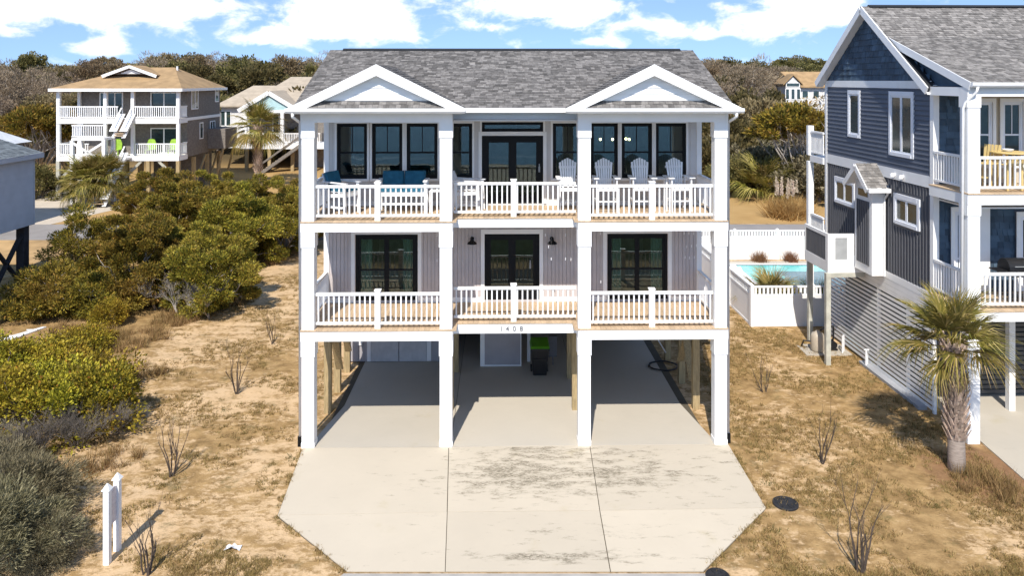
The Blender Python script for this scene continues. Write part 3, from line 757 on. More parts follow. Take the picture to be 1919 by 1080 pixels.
def settee(label):
    r = empty('porch_settee', label=label, cat='settee'); w = 1.34
    for s in (-1, 1):
        for y in (-.33, .33): B('leg', PLAST, r, s*w/2-.035, s*w/2+.035, y-.035, y+.035, 0, .90)
        B('arm', PLAST, r, s*w/2-.06, s*w/2+.06, -.40, .38, .90, .93)
    B('front_rail', PLAST, r, -w/2+.036, w/2-.036, -.355, -.325, .50, .60)
    B('stretcher', PLAST, r, -w/2+.036, w/2-.036, -.35, -.32, .25, .31)
    for i in range(6): B('seat_slat', PLAST, r, -w/2+.036, w/2-.036, -.32+i*.105, -.225+i*.105, .602, .625)
    for i in range(9): x = -w/2+.1+i*(w-.2)/8; MB().bar((x, .30, .62), (x, .40, .98), .05, .02).build('back_slat', PLAST, r)
    for i in range(9): x = -w/2+.1+i*(w-.2)/8; B('front_slat', PLAST, r, x-.018, x+.018, -.348, -.33, .312, .498)
    for s in (-1, 1):
        a, b = sorted((s*.005, s*(w/2-.045)))
        def pad(x0, x1, p, q, th):
            mb = MB(); p, q = Vector(p), Vector(q); n = Vector((0, -(q-p).z, (q-p).y)).normalized()
            ring = [(0, .25), (.08, .8), (.5, 1.0), (.92, .8), (1, .25)]; g_ = []
            for fx in (0, .06, .5, .94, 1):
                e = {0: .3, .06: .85, .5: 1, .94: .85, 1: .3}[fx]; x = x0+(x1-x0)*fx
                g_.append([Vector((x, 0, 0))+p+(q-p)*f+n*th*h*e for f, h in ring]+[Vector((x, 0, 0))+p+(q-p)*f for f, h in reversed(ring)])
            for A_, B_ in zip(g_, g_[1:]):
                m = len(A_)
                for i in range(m): mb.quad(A_[i], A_[(i+1) % m], B_[(i+1) % m], B_[i])
            mb.v += []; n0 = len(mb.v); mb.v += [tuple(v) for v in g_[0]]; mb.f.append(tuple(range(n0, n0+len(g_[0])))); n0 = len(mb.v); mb.v += [tuple(v) for v in g_[-1]]; mb.f.append(tuple(reversed(range(n0, n0+len(g_[-1])))))
            return mb
        pad(a, b, (0, -.34, .626), (0, .28, .626), .10).build('seat_cushion', BLUEC, r, smooth=True)
        pad(a, b, (0, .26, .68), (0, .42, 1.13), .12).build('back_cushion', BLUEC, r, smooth=True)
    return r
st_ = settee('white slatted porch settee with two deep blue cushions'); place(st_, H, H.x(755, 1.45), 1.45, D2+.001, 0)
# side chair turned to the right, blue cushion
def lounge_chair(label, cushion=True):
    r = empty('porch_chair', label=label, cat='chair')
    for s in (-1, 1):
        MB().bar((s*.30, -.38, 0), (s*.30, -.34, .86), .035, .09, up=(0, 1, 0)).build('leg', PLAST, r)
        MB().bar((s*.30, .40, 0), (s*.30, .28, .88), .035, .09, up=(0, 1, 0)).build('leg', PLAST, r)
        MB().bar((s*.30, -.44, .88), (s*.30, .42, .90), .11, .025).build('arm', PLAST, r)
        MB().bar((s*.28, -.36, .56), (s*.28, .34, .50), .03, .10).bar((s*.29, -.37, .2), (s*.29, .38, .2), .03, .06).build('side_rail', PLAST, r)
    for i in range(6): B('seat_slat', PLAST, r, -.265, .265, -.36+i*.11, -.27+i*.11, .62, .64)
    for i in range(5): x = -.2+i*.1; MB().bar((x, .28, .60), (x, .50, 1.12), .085, .02).build('back_slat', PLAST, r)
    B('front_rail', PLAST, r, -.28, .28, -.37, -.345, .5, .6)
    if cushion:
        MB().box(-.255, .255, -.36, .26, .642, .74).build('seat_cushion', BLUEC, r)
        MB().bar((0, .22, .70), (0, .38, 1.16), .50, .11, up=(0, -1, .3)).build('back_cushion', BLUEC, r)
    return r
c = lounge_chair('white porch chair with blue cushion turned sideways by the left corner column'); place(c, H, H.x(640, 1.3), 1.3, D2+.001, math.radians(62))
c = lounge_chair('plain white porch chair turned sideways behind the middle railing', False); place(c, H, H.x(878, 1.65), 1.65, D2+.001, math.radians(78))
t = empty('side_table', label='low white slatted side table beside the blue settee', cat='table')
for i in range(4): B('top_slat', PLAST, t, -.20+i*.1, -.105+i*.1, -.2, .2, .60, .625)
for sx_ in (-1, 1):
    for sy in (-1, 1): B('leg', PLAST, t, sx_*.17-.02, sx_*.17+.02, sy*.17-.02, sy*.17+.02, 0, .598)
    B('apron', PLAST, t, sx_*.17-.012, sx_*.17+.012, -.148, .148, .25, .30)
place(t, H, H.x(818, 1.4), 1.4, D2+.001)

# wheeled bin with a green lid
DG = M('bin_black', (.012, .012, .013), .5, .2, 6); LID = M('bin_green', (.10, .30, .015), .45, .1, 5)
b_ = empty('wheeled_bin', label='black wheeled refuse bin with lime green lid in the carport', cat='bin')
MB().hexa([(-.22, -.22, .06), (.22, -.22, .06), (.22, .26, .06), (-.22, .26, .06), (-.29, -.32, .98), (.29, -.32, .98), (.29, .32, .98), (-.29, .32, .98)]).bar((-.31, -.30, .93), (.31, -.30, .93), .06, .06).bar((-.2, -.30, .62), (.2, -.30, .62), .05, .04).build('body', DG, b_)
MB().hexa([(-.32, -.37, .985), (.32, -.37, .985), (.32, .32, .985), (-.32, .32, .985), (-.28, -.31, 1.04), (.28, -.31, 1.04), (.28, .30, 1.14), (-.28, .30, 1.14)]).build('lid', LID, b_)
MB().tube([(-.26, .38, 1.02), (.26, .38, 1.02)], .02, 8).bar((-.26, .30, .98), (-.26, .39, 1.02), .03, .03).bar((.26, .30, .98), (.26, .39, 1.02), .03, .03).build('handle', DG, b_)
for s in (-1, 1): MB().tube([(s*.24, .27, .12), (s*.29, .27, .12)], .12, 16).build('wheel', DG, b_)
yb = G(1011, 713).y+.35; xb_ = H.x(1011, yb); place(b_, H, xb_, yb, .036)
MB_ = MB().box(-.14, .14, -.06, .06, .30, 1.0).box(-.02, .02, -.02, .02, .0, .30).box(-.11, .11, -.075, -.06, .36, .94)
cb = MB_.build('meter_box', M('meter_grey', (.16, .16, .17), .5)); tag(cb, 'grey metal box standing beside the refuse bin', 'box'); place(cb, H, H.x(1036, 5.7), 5.7, .036)
hs = MB(); pts = []
for i in range(81):
    a = i/80*2*math.pi*3; rr = .42+.02*math.sin(i*1.3); pts.append((rr*math.cos(a)*1.15, rr*math.sin(a), .022+.025*i/80))
hs.tube(pts+[(.9, .3, .03), (1.1, .5, .5), (1.1, .52, .9)], .017, 6).build
hose = hs.build('garden_hose', DG, smooth=True); tag(hose, 'black garden hose coiled on the carport floor', 'hose'); yh = G(1245, 692).y; place(hose, H, H.x(1243, yh), yh, .036)

# post and panel sign on the sand
sg = empty('yard_sign', label='white two-post yard sign seen almost edge-on on the sand', cat='sign')
pA, pB = G(201, 1058), G(220, 1034)
for P_ in (pA, pB):
    MB().box(P_.x-.058, P_.x+.058, P_.y-.058, P_.y+.058, -.05, 1.52).hexa([(P_.x-.085, P_.y-.085, 1.52), (P_.x+.085, P_.y-.085, 1.52), (P_.x+.085, P_.y+.085, 1.52), (P_.x-.085, P_.y+.085, 1.52), (P_.x-.01, P_.y-.01, 1.64), (P_.x+.01, P_.y-.01, 1.64), (P_.x+.01, P_.y+.01, 1.64), (P_.x-.01, P_.y+.01, 1.64)]).build('post', WHITE, sg)
d_ = (pB-pA).normalized()
pan = MB(); n_ = 12; top = []; Ln = (pB-pA).length
for i in range(n_+1):
    t_ = i/n_; top.append((t_, 1.36+.10*math.sin(math.pi*t_)**2*.6+.06*t_))
for (t0, z0), (t1, z1) in zip(top, top[1:]):
    a, b = pA+d_*(.075+(Ln-.15)*t0), pA+d_*(.075+(Ln-.15)*t1); nn = Vector((d_.y, -d_.x, 0))*.02
    pan.hexa([a-nn+Vector((0, 0, .72)), b-nn+Vector((0, 0, .72)), b+nn+Vector((0, 0, .72)), a+nn+Vector((0, 0, .72)), a-nn+Vector((0, 0, z0)), b-nn+Vector((0, 0, z1)), b+nn+Vector((0, 0, z1)), a+nn+Vector((0, 0, z0))])
pan.build('panel', M('sign_panel', (.62, .58, .60), .5, .18, 14, stretch=(.3, .3, 4)), sg)

MH = M('cast_iron', (.022, .022, .024), .7, .3, 12, bump=.5)
for i, (px, py, r_, lab) in enumerate(((1472, 946, .29, 'round black utility cover set in the dry grass'), (1345, 1083, .24, 'round black cover at the kerb by the driveway'))):
    P_ = G(px, py); mb = MB().lathe([(r_, -.06), (r_, .035), (r_*.96, .045), (r_*.86, .045), (r_*.85, .035), (r_*.2, .038)], 28, P_)
    for a in range(6): mb.bar(P_+Vector((math.cos(a)*r_*.3, math.sin(a)*r_*.3, .042)), P_+Vector((math.cos(a)*r_*.75, math.sin(a)*r_*.75, .042)), .03, .012)
    o = mb.build('utility_cover', MH); tag(o, lab, 'utility cover')
# crumpled white plastic scrap
P_ = G(437, 1030); rnd = random.Random(5); mb = MB(); gr = [[P_+Vector((-.17+i*.055, -.09+j*.06, .012+rnd.random()*.10*(1-abs(i-3)/4))) for i in range(7)] for j in range(4)]
for j in range(3):
    for i in range(6): mb.quad(gr[j][i], gr[j][i+1], gr[j+1][i+1], gr[j+1][i])
tag(mb.build('plastic_scrap', PLAST), 'crumpled white plastic scrap lying on the sand', 'litter')
P_ = G(46, 626); mb = MB(); mb.hexa([P_+Vector(v) for v in ((-.5, -.75, .01), (.0, -.75, .01), (.42, .7, .01), (.25, .7, .01), (-.5, -.75, .05), (.0, -.75, .05), (.42, .7, .05), (.25, .7, .05))])
for t_ in (-.4, .3): mb.bar(P_+Vector((-.42+.3*(t_+.75), t_, .06)), P_+Vector((.05+.25*(t_+.75), t_, .06)), .05, .025)
tag(mb.build('pale_board', PLAST), 'pale flat board lying on the sand by the grey house', 'board')
P_ = G(3, 660); tag(MB().tube([P_+Vector((0, 0, -.1)), P_+Vector((.02, 0, .75))], [.03, .025], 7).lathe([(.035, .74), (.035, .78), (.01, .80)], 8, P_+Vector((.02, 0, 0))).build('marker_post', M('grey_post', (.14, .14, .15), .8)), 'thin dark marker post at the edge of the shrubs', 'post')

# ---------------------------------------------------------------- the blue neighbour on the right
R = Frame(12.49, .2, 1.3)
rh = empty('blue_house', (R.ox, R.oy, 0), R.a, 'slate blue clapboard beach house with white trim and grey shingled roof', 'house')
LAP = M('blue_lap_siding', (.095, .108, .140), .55, .06, 2, orand=.03)
SHAKE = M('blue_shake', (.055, .090, .130), .7, .16, 3, irand=.32, bump=.3, bscale=30)
BATT = M('grey_board_batten', (.105, .108, .120), .6, .06, 2)
CREAM = M('cream_wall', (.56, .49, .38), .6, .04, 2)
LATT = M('white_slat', (.78, .77, .75), .6, .05, 2)
WIN2 = M('pale_vinyl', (.78, .80, .84), .4, .02, 2)
GL2 = glass_mat('pale_house_glass', (.35, .45, .42), .10)
wf, wb = 1.80, R.y(1546, -.06); E1, E2, ET = 3.55, 6.70, 9.72
FD1, FD2 = 3.62, 6.80
# frame of main body
ridge_y, ridge_z = 5.7, 12.42; fr_y, fr_z = 4.0, 11.24; fe_y, fe_z = -.12, 9.80; re_y, re_z = 9.3, 9.80; sfy, sfz = 1.72, 9.66
body = MB().prism([(wf, E1-.2), (wb, E1-.2), (wb, ET), (ridge_y, ridge_z-.22), (wf, ET)], .0, .16, 'x').box(.16, 10, wf+.02, wf+.16, E1-.2, ET).box(.16, 10, wb-.16, wb, E1-.2, ET)
body = body.build('wall', LAP, rh)
def side_y(px, x=-.06): return R.y(px, x)
def sz(py, y, x=-.06): return R.z(py, x, y)
# windows of the side wall (in depth / height), seen from the left
wins = []
for p0, p1, t0, b0, n, pm in ((1588, 1611, 168, 248, 1, 0), (1665, 1711, 171, 300, 2, 0), (1674, 1722, 377, 443, 2, 0), (1563, 1600, 345, 392, 2, 0)):
    ya, yb_ = side_y(p1), side_y(p0); zt, zb = sz(t0+.0, ya), sz(b0+.0, ya)
    if n == 1 or True: wins.append([ya, yb_, zb, zt, n])
wins[0][2], wins[0][3] = 7.80, 9.50; wins[1][2], wins[1][3] = 7.42, 9.50; wins[2][2], wins[2][3] = 5.25, 6.22; wins[3][2], wins[3][3] = 5.25, 6.22
bump = (side_y(1634, -.5), side_y(1602, -.5))
hol = [(w[0], w[1], w[2], w[3]) for w in wins]
def side_board(name, parent, mat, y0, y1, z0, z1, t0, t1, base=-.002):
    """board on the side wall; butt t0 thick at the foot, t1 at the top"""
    MB().hexa([(base-t0, y0, z0), (base, y0, z0), (base, y1, z0), (base-t0, y1, z0), (base-t1, y0, z1), (base, y0, z1), (base, y1, z1), (base-t1, y1, z1)]).build(name, mat, parent)
z = E2+.30
while z < ET-.14:
    z1 = min(z+.15, ET-.12)
    for a, b in cut(wf+.16, wb-.16, [(h[0], h[1]) for h in hol if h[2] < (z+z1)/2 < h[3]]): side_board('siding_board', body, LAP, a, b, z, z1, .042, .006)
    z = z1
z = ET+.12; zi = 0
while z < ridge_z-.45:
    z1 = z+.205; f = lambda zz: ((zz-ET)*(ridge_y-wf)/(ridge_z-.22-ET), (zz-ET)*(wb-ridge_y)/(ridge_z-.22-ET))
    a, b = f(z); y0, y1 = wf+a+.05, wb-b-.05; rnd = random.Random(int(z*100)); yy = y0
    row = MB()
    while yy < y1:
        y2 = min(yy+rnd.uniform(.12, .30), y1); t_ = .036+rnd.uniform(-.006, .008)
        row.hexa([(-t_, yy+.003, z), (0, yy+.003, z), (0, y2-.003, z), (-t_, y2-.003, z), (-.008, yy+.003, z1), (0, yy+.003, z1), (0, y2-.003, z1), (-.008, y2-.003, z1)]); yy = y2
    row.build('shake_course', SHAKE, body); z = z1
# board and batten storey
mb = MB()
for r_ in rects(wf+.16, wb-.12, E1, E2-.05, hol): mb.box(-.012, -.001, r_[0], r_[1], r_[2], r_[3])
bb = mb.build('batten_wall', BATT, rh)
y = wf+.22
while y < wb-.16:
    for z0, z1 in cut(E1+.02, E2-.06, [(h[2]-.1, h[3]+.1) for h in hol if h[0]-.08 < y < h[1]+.08]):
        if not (bump[0] < y < bump[1]): B('batten', BATT, bb, -.038, -.012, y-.022, y+.022, z0, z1)
    y += .165
for z0, z1 in ((E1-.22, E1), (E2-.05, E2+.30), (ET-.12, ET+.12)): B('band_board', WHITE, rh, -.045, -.0, wf+.15, wb-.0, z0, z1)
for y0, y1 in ((wf-.02, wf+.155), (wb-.14, wb+.02)): B('corner_board', WHITE, rh, -.055, .12, y0, y1, E1-.2, ET-.0)
def side_window(y0, y1, z0, z1, n, parent):
    mb = MB(); tw = .11
    o = mb.box(-.06, -.002, y0, y0+tw, z0, z1).box(-.06, -.002, y1-tw, y1, z0, z1).box(-.065, -.002, y0+tw, y1-tw, z1-tw*1.3, z1).box(-.075, -.002, y0+tw, y1-tw, z0, z0+tw).build('window', WIN2, parent)
    a, b = y0+tw, y1-tw; w = (b-a)/n
    for i in range(n):
        p, q = a+i*w, a+(i+1)*w; s = .055
        MB().box(-.045, -.005, p, p+s, z0+tw, z1-tw*1.3).box(-.045, -.005, q-s, q, z0+tw, z1-tw*1.3).box(-.045, -.005, p+s, q-s, z0+tw, z0+tw+s).box(-.045, -.005, p+s, q-s, z1-tw*1.3-s, z1-tw*1.3).build('sash', WIN2, o)
        B('pane', M('dim_pane', (.03, .05, .05), .06, .3, 2, spec=.6), o, -.028, -.022, p+s, q-s, z0+tw+s, z1-tw*1.3-s)
for w in wins: side_window(*w[:4], w[4], rh)
for y in (side_y(1676), side_y(1692)): MB().tube([(-.05, y, E2+.10), (-.10, y, E2+.12)], .05, 10).lathe([(.07, -.06), (.06, .02), (.02, .06)], 10, (-.13, y, E2+.1)).build('flood_light', WHITE, rh)

# roof: steep upper slope breaking into a shallower porch slope
xl = -.27; XR = 12
rf = MB()
def roof_slab(y0, z0, y1, z1, xa, xb, th=.12): rf.hexa([(xa, y0, z0-th), (xb, y0, z0-th), (xb, y1, z1-th), (xa, y1, z1-th), (xa, y0, z0), (xb, y0, z0), (xb, y1, z1), (xa, y1, z1)])
roof_slab(fr_y, fr_z, ridge_y, ridge_z, xl, XR); roof_slab(fe_y, fe_z, fr_y, fr_z, xl+.12, XR); roof_slab(re_y, re_z, ridge_y, ridge_z, xl, XR)
rroof = rf.build('roof', SHING_UNDER, rh)
RSH = M('neighbour_shingle', (.215, .20, .185), .9, .2, 9, irand=.40, bump=.3, bscale=90)
shingle_slope((0, fe_y-.03, fe_z), (1, 0, 0), (0, fr_y-fe_y, fr_z-fe_z), math.hypot(fr_y-fe_y, fr_z-fe_z), lambda t: [(xl+.10, XR)], 'shingles', rroof, RSH, seed=21)
shingle_slope((0, fr_y, fr_z), (1, 0, 0), (0, ridge_y-fr_y, ridge_z-fr_z), math.hypot(ridge_y-fr_y, ridge_z-fr_z), lambda t: [(xl-.02, XR)], 'shingles', rroof, RSH, seed=22)
shingle_slope((0, re_y, re_z), (1, 0, 0), (0, ridge_y-re_y, ridge_z-re_z), math.hypot(ridge_y-re_y, ridge_z-re_z), lambda t: [(xl-.02, XR)], 'shingles', rroof, RSH, seed=23)
MB().prism([(ridge_y-.15, ridge_z-.02), (ridge_y, ridge_z+.06), (ridge_y+.15, ridge_z-.02)], xl+.25, XR, 'x').build('ridge_vent', DARKVENT, rroof)
# steep front return of the gable under the porch slope, and the rake boards
MB().hexa([(xl+.02, sfy, sfz-.1), (.14, sfy, sfz-.1), (.14, fr_y, fr_z-.1), (xl+.02, fr_y, fr_z-.1), (xl+.02, sfy, sfz), (.14, sfy, sfz), (.14, fr_y, fr_z-.005), (xl+.02, fr_y, fr_z-.005)]).build('gable_return', DARKVENT, rh)
def rake(y0, z0, y1, z1, x, h=.26, w=.04): MB().bar((x, y0, z0-h/2+.01), (x, y1, z1-h/2+.01), w, h, up=(0, 0, 1)).build('rake_board', WHITE, rroof)
rake(sfy, sfz, ridge_y, ridge_z, xl-.02, .24); rake(re_y, re_z, ridge_y, ridge_z, xl-.02, .24); rake(fe_y, fe_z, fr_y+.05, fr_z, xl+.09, .22)
for a, b in (((sfy, sfz-.22), (ridge_y, ridge_z-.25)), ((re_y, re_z-.22), (ridge_y, ridge_z-.25))):
    MB().hexa([(xl, a[0], a[1]), (-.01, a[0], a[1]), (-.01, b[0], b[1]), (xl, b[0], b[1]), (xl, a[0], a[1]+.03), (-.01, a[0], a[1]+.03), (-.01, b[0], b[1]+.03), (xl, b[0], b[1]+.03)]).build('soffit', WHITE, rroof)
MB().prism([(fe_y+.3, 9.68), (2.3, 9.68), (3.6, 10.98), (fe_y+.4, 9.78)], .06, .14, 'x').build('porch_gable', SHAKE, rh)
MB().prism([(-.25, fe_z), (-.24, fe_z-.08), (-.20, fe_z-.13), (-.12, fe_z-.13), (-.12, fe_z)], xl+.08, XR, 'x').build('gutter', WHITE, rh)
MB().tube([(-.02, -.2, fe_z-.12), (-.02, -.15, fe_z-.25), (-.20, .05, fe_z-.55), (-.23, .1, fe_z-.7), (-.23, .2, .15)], .035, 8).build('downspout', WHITE, rh, smooth=True)
# porch: columns, beams, decks, rails
for x in (0, 4.4, 8.8):
    for z0, z1 in ((0, 3.32), (FD1, 6.48), (FD2, 9.42)):
        c = MB().box(x-.17, x+.17, .0, .34, z0, z1-.3).build('column', WHITE, rh); B('collar', WHITE, c, x-.19, x+.19, -.02, .36, z1-.3, z1)
for z0, z1 in ((3.32, FD1-.04), (6.48, FD2-.04), (9.42, 9.67)):
    B('beam', WHITE, rh, -.19, 10, -.03, .30, z0, z1); B('beam', WHITE, rh, -.185, .12, .303, wf-.03, z0, z1)
for zd in (FD1, FD2):
    dk = MB().box(.12, 10, .305, wf, zd-.2, zd-.045).build('deck', WHITE, rh)
    x = -.19
    while x < 4.6: B('deck_board', DECK, dk, x, x+.138, -.05, wf-.01, zd-.038, zd); x += .1434
    railing(rh, (.19, .15), (4.22, .15), zd, .98, posts=(.5,)); railing(rh, (-.02, .38), (-.02, wf-.04), zd, .98, step=.125)
    B('porch_ceiling', WHITE if zd == FD1 else CREAM, rh, .13, 10, .31, wf, zd+2.70, zd+2.74)
# porch front wall: shakes below, cream with windows above
fx = lambda px, y=wf: R.x(px, y)
ops_hi = [(fx(1815), fx(1857), 7.35, 9.22), (fx(1876), fx(1914), 7.35, 9.22), (fx(1932), fx(1970), 7.35, 9.22)]
ops_lo = [(fx(1786), fx(1803), FD1+.02, 6.0), (fx(1908), fx(1958), FD1+.02, 5.85)]
def shake_wall(parent, x0, x1, z0, z1, holes, seed):
    rnd = random.Random(seed); mb = MB(); z = z0
    while z < z1:
        zt = min(z+.19, z1)
        for a, b in cut(x0, x1, [(h[0]-.1, h[1]+.1) for h in holes if h[2]-.1 < (z+zt)/2 < h[3]+.1]):
            x = a
            while x < b-.01:
                x2 = min(x+rnd.uniform(.12, .30), b); t_ = rnd.uniform(.022, .045)
                mb.hexa([(x+.005, wf+.016-t_, z), (x2-.005, wf+.016-t_, z), (x2-.003, wf+.016, z), (x+.003, wf+.016, z), (x+.003, wf+.011, zt), (x2-.003, wf+.011, zt), (x2-.003, wf+.016, zt), (x+.003, wf+.016, zt)]); x = x2
        z = zt
    tag(mb.build('shakes', SHAKE, parent), kind='stuff')
shake_wall(body, .13, 4.6, FD1+.14, 6.3, ops_lo, 1); shake_wall(body, .13, fx(1812), FD2+.02, 9.45, [], 2)
B('porch_wall', CREAM, rh, fx(1812), 4.6, wf-.01, wf+.016, FD2+.02, 9.47)
for i, o_ in enumerate(ops_hi): unit('window', *o_, wf-.06, 1, rail_z=8.25, upbar=True, trim=.09, fw=.05, stile=.04, mat=WIN2, root=rh, glass=MATS['dim_pane'], tmat=WHITE)
for i, o_ in enumerate(ops_lo): unit('porch_door', *o_, wf-.06, 1, rail_z=4.6, trim=.11, fw=.05, stile=.07, mat=WIN2, root=rh, glass=MATS['dim_pane'], tmat=WHITE, sill=False)
B('pilaster', WHITE, rh, fx(1838)-.1, fx(1853), wf-.06, wf-.0, FD1+.02, 6.4)
# ground floor: slatted skirt, posts, dark undercroft
sl_z0, sl_z1 = .10, E1-.24; z = sl_z0; i = 0
skirt = MB().box(-.02, .06, wf+.0, wb-.2, sl_z1, sl_z1+.06).build('slat_frame', LATT, rh)
for y in (wf+.0, 3.2, 5.0, wb-.3): B('stud', LATT, skirt, -.02, .06, y, y+.09, 0, sl_z1-.002)
MB().box(.75, .8, wf+1.3, wb, .0, 3.25).build('undercroft_shade_panel', UNDERSHADE, rh)  # dark sheet added behind the slats in place of shade
while z < sl_z1-.5:
    B('slat', LATT, skirt, -.045, -.022, wf+.0, wb-.2, z, z+.088); z += .152
while z < sl_z1: B('slat', LATT, skirt, -.045, -.022, wf+.0, wb-.2, z, min(z+.142, sl_z1)); z += .150
B('footing', M('grey_footing', (.33, .34, .36), .9), rh, -.30, -.05, wf+.3, wb-3.2, -.1, .10)
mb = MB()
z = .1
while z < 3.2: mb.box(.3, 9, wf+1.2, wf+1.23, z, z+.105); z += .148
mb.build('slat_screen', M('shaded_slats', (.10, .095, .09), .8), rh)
MB().box(.2, 9.8, wf+1.3, wb, 3.25, 3.3).box(4.2, 9.8, wf+5.5, wf+5.6, 0.03, 3.25).build('undercroft', UNDERSHADE, rh)
for x, y in ((1.2, 1.9), (2.4, 2.0)): B('pile', LATT, rh, x-.09, x+.09, y-.09, y+.09, .03, 3.32)
# side entry with a small gabled roof
b0, b1 = bump; bx0 = -.50; bz0, bz1 = 3.38, 6.42
en = MB().box(bx0, -.05, b0, b1, bz0, bz1).build('entry', WHITE, rh)
y = b0+.22
ent = MB().box(bx0-.012, bx0-.001, b0+.17, b1-.14, bz0+.28, bz1-.62).build('entry_panel', BATT, rh)
while y < b1-.16: B('batten', BATT, ent, bx0-.036, bx0-.012, y-.018, y+.018, bz0+.29, bz1-.63); y += .15
B('transom_window', MATS['dim_pane'], en, bx0-.02, bx0-.002, b0+.28, b1-.26, bz1-.48, bz1-.24)
my = (b0+b1)/2; gz = bz1+.62
MB().prism([(b0-.02, bz1), (b1+.02, bz1), (my, gz-.05)], bx0+.02, -.05, 'x').build('gable_wall', WHITE, en)
MB().prism([(my-.24, bz1+.08), (my+.24, bz1+.08), (my, bz1+.34)], bx0-.004, bx0+.019, 'x').build('gable_window', MATS['dim_pane'], en)
for q in (-1, 1):
    ye = my+q*((b1-b0)/2+.24); ze = bz1-.10
    e_ = MB().hexa([(bx0-.28, ye, ze-.07), (-.04, ye, ze-.07), (-.04, my, gz-.07), (bx0-.28, my, gz-.07), (bx0-.28, ye, ze), (-.04, ye, ze), (-.04, my, gz), (bx0-.28, my, gz)]).build('entry_roof', WHITE, rh)
    shingle_slope((0, ye, ze+.004), (1, 0, 0), (0, my-ye, gz-ze), math.hypot(my-ye, gz-ze), lambda t: [(bx0-.27, -.045)], 'shingles', e_, RSH, seed=40+q)
    MB().bar((bx0-.295, ye, ze-.10), (bx0-.295, my, gz-.10), .03, .18, up=(0, 0, 1)).build('rake_board', WHITE, e_)
MB().prism([(b0-.36, bz1-.24), (b0-.24, bz1-.24), (b0-.24, bz1-.11), (b0-.37, bz1-.11)], bx0-.27, -.05, 'x').build('gutter', WHITE, rh)
MB().tube([(-.10, b0-.3, bz1-.24), (-.10, b0-.04, bz1-.5), (-.10, b0-.04, bz0)], .035, 8).build('downspout', WHITE, rh)
# entry landing with slatted parapet on posts
la, lb = b1+.05, b1+2.0; lx = -1.42; lz = 3.40
ld = MB().box(lx, -.06, la, lb, lz-.22, lz).build('landing', WHITE, rh)
MB().box(lx, -.5, la, la+.08, lz+.98, lz+1.12).box(lx, -.5, la, la+.08, lz, lz+.22).box(lx, lx+.26, la, la+.08, lz+.22, lz+.98).box(-.74, -.5, la, la+.08, lz+.22, lz+.98).build('parapet', WHITE, ld)
B('parapet_panel', M('frosted_panel', (.36, .37, .37), .5), ld, lx+.26, -.74, la+.02, la+.06, lz+.22, lz+.98)
MB().box(lx-.0, lx+.07, la+.085, lb, lz+1.0, lz+1.12).box(lx, lx+.07, la+.085, lb, lz, lz+.16).box(lx, lx+.07, la+.085, la+.2, lz+.16, lz+1.0).box(lx, lx+.07, lb-.1, lb, lz+.16, lz+1.0).build('parapet', WHITE, ld)
y = la+.22
while y < lb-.1: B('slat', BATT, ld, lx+.01, lx+.05, y, y+.075, lz+.16, lz+1.0); y += .12
POSTM = M('weathered_post', (.46, .45, .38), .8, .15, 4)
for px, py in ((1551, 684), (1518, 640)):
    P_ = G(px, py); v = P_-Vector((R.ox, R.oy, 0)); x_, y_ = v.x*R.c+v.y*R.s, -v.x*R.s+v.y*R.c
    B('pile', POSTM, rh, x_-.08, x_+.08, y_-.08, y_+.08, 0, lz-.22)
    if py == 684: MB().bar((x_, y_, lz-.30), (-.1, y_+.1, lz-.30), .08, .16).build('joist', POSTM, rh)
# back porch wing
yb0 = wb+.1
yb1 = R.y(1517, -.12)
for z0, z1 in ((6.55, 6.80), (3.3, 3.5)): B('back_deck', WHITE, rh, -.10, 6, yb0, yb1, z0, z1)
for z0, z1 in ((0, 3.3), (3.5, 6.55), (6.80, 8.0)): B('column', WHITE, rh, -.16, .06, yb1, yb1+.2, z0, z1)
railing(rh, (-.05, yb0+.02), (-.05, yb1-.02), 6.8, 1.0, step=.12); railing(rh, (-.05, yb0+.02), (-.05, yb1-.02), 3.5, .95, step=.12)

# things on the neighbour's porches
YEL = M('yellow_polywood', (.62, .47, .20), .55, .06, 4)
tb = empty('round_table', label='pale yellow round bar table on the blue house upper porch', cat='table')
MB().lathe([(.48, .98), (.50, .995), (.50, 1.02), (.48, 1.03)], 24).build('top', YEL, tb)
for a in range(4):
    c_, s_ = math.cos(a*math.pi/2+.6), math.sin(a*math.pi/2+.6); MB().bar((c_*.36, s_*.36, 0), (c_*.22, s_*.22, .98), .06, .06).build('leg', YEL, tb)
place(tb, R, R.x(1893, .95), .95, FD2+.001)
bw_ = MB().lathe([(.05, 0), (.12, .02), (.15, .07), (.14, .075), (.10, .03)], 14).build('bowl', PLAST); tag(bw_, 'small white bowl on the yellow round table', 'bowl'); place(bw_, R, R.x(1889, .95), .95, FD2+1.032)
for px, y_, rz, lab in ((1850, 1.0, -1.1, 'yellow slat-back bar chair beside the neighbour porch column'), (1893, .62, math.pi, 'yellow slat-back bar chair tucked in front of the round table')):
    r_ = empty('bar_chair', label=lab, cat='chair', group='yellow bar chairs')
    hback = 1.22 if px == 1850 else .96
    for i in range(5): x = -.18+i*.09; MB().bar((x, .20, .70), (x*1.1, .28, hback), .07, .02, up=(0, 1, 0)).build('back_slat', YEL, r_)
    for i in range(4): B('seat_slat', YEL, r_, -.22, .22, -.22+i*.105, -.125+i*.105, .68, .70)
    for s in (-1, 1):
        for q in (-1, 1): B('leg', YEL, r_, s*.2-.025, s*.2+.025, q*.18-.025, q*.18+.025, 0, .678)
    B('foot_rest', YEL, r_, -.174, .174, -.20, -.16, .28, .33)
    place(r_, R, R.x(px, y_), y_, FD2+.001, rz)
gl_ = empty('gas_grill', label='black lidded gas grill on the blue house lower porch', cat='grill')
pr = [(math.cos(a/10*math.pi)*.27, .92+math.sin(a/10*math.pi)*.28) for a in range(11)]
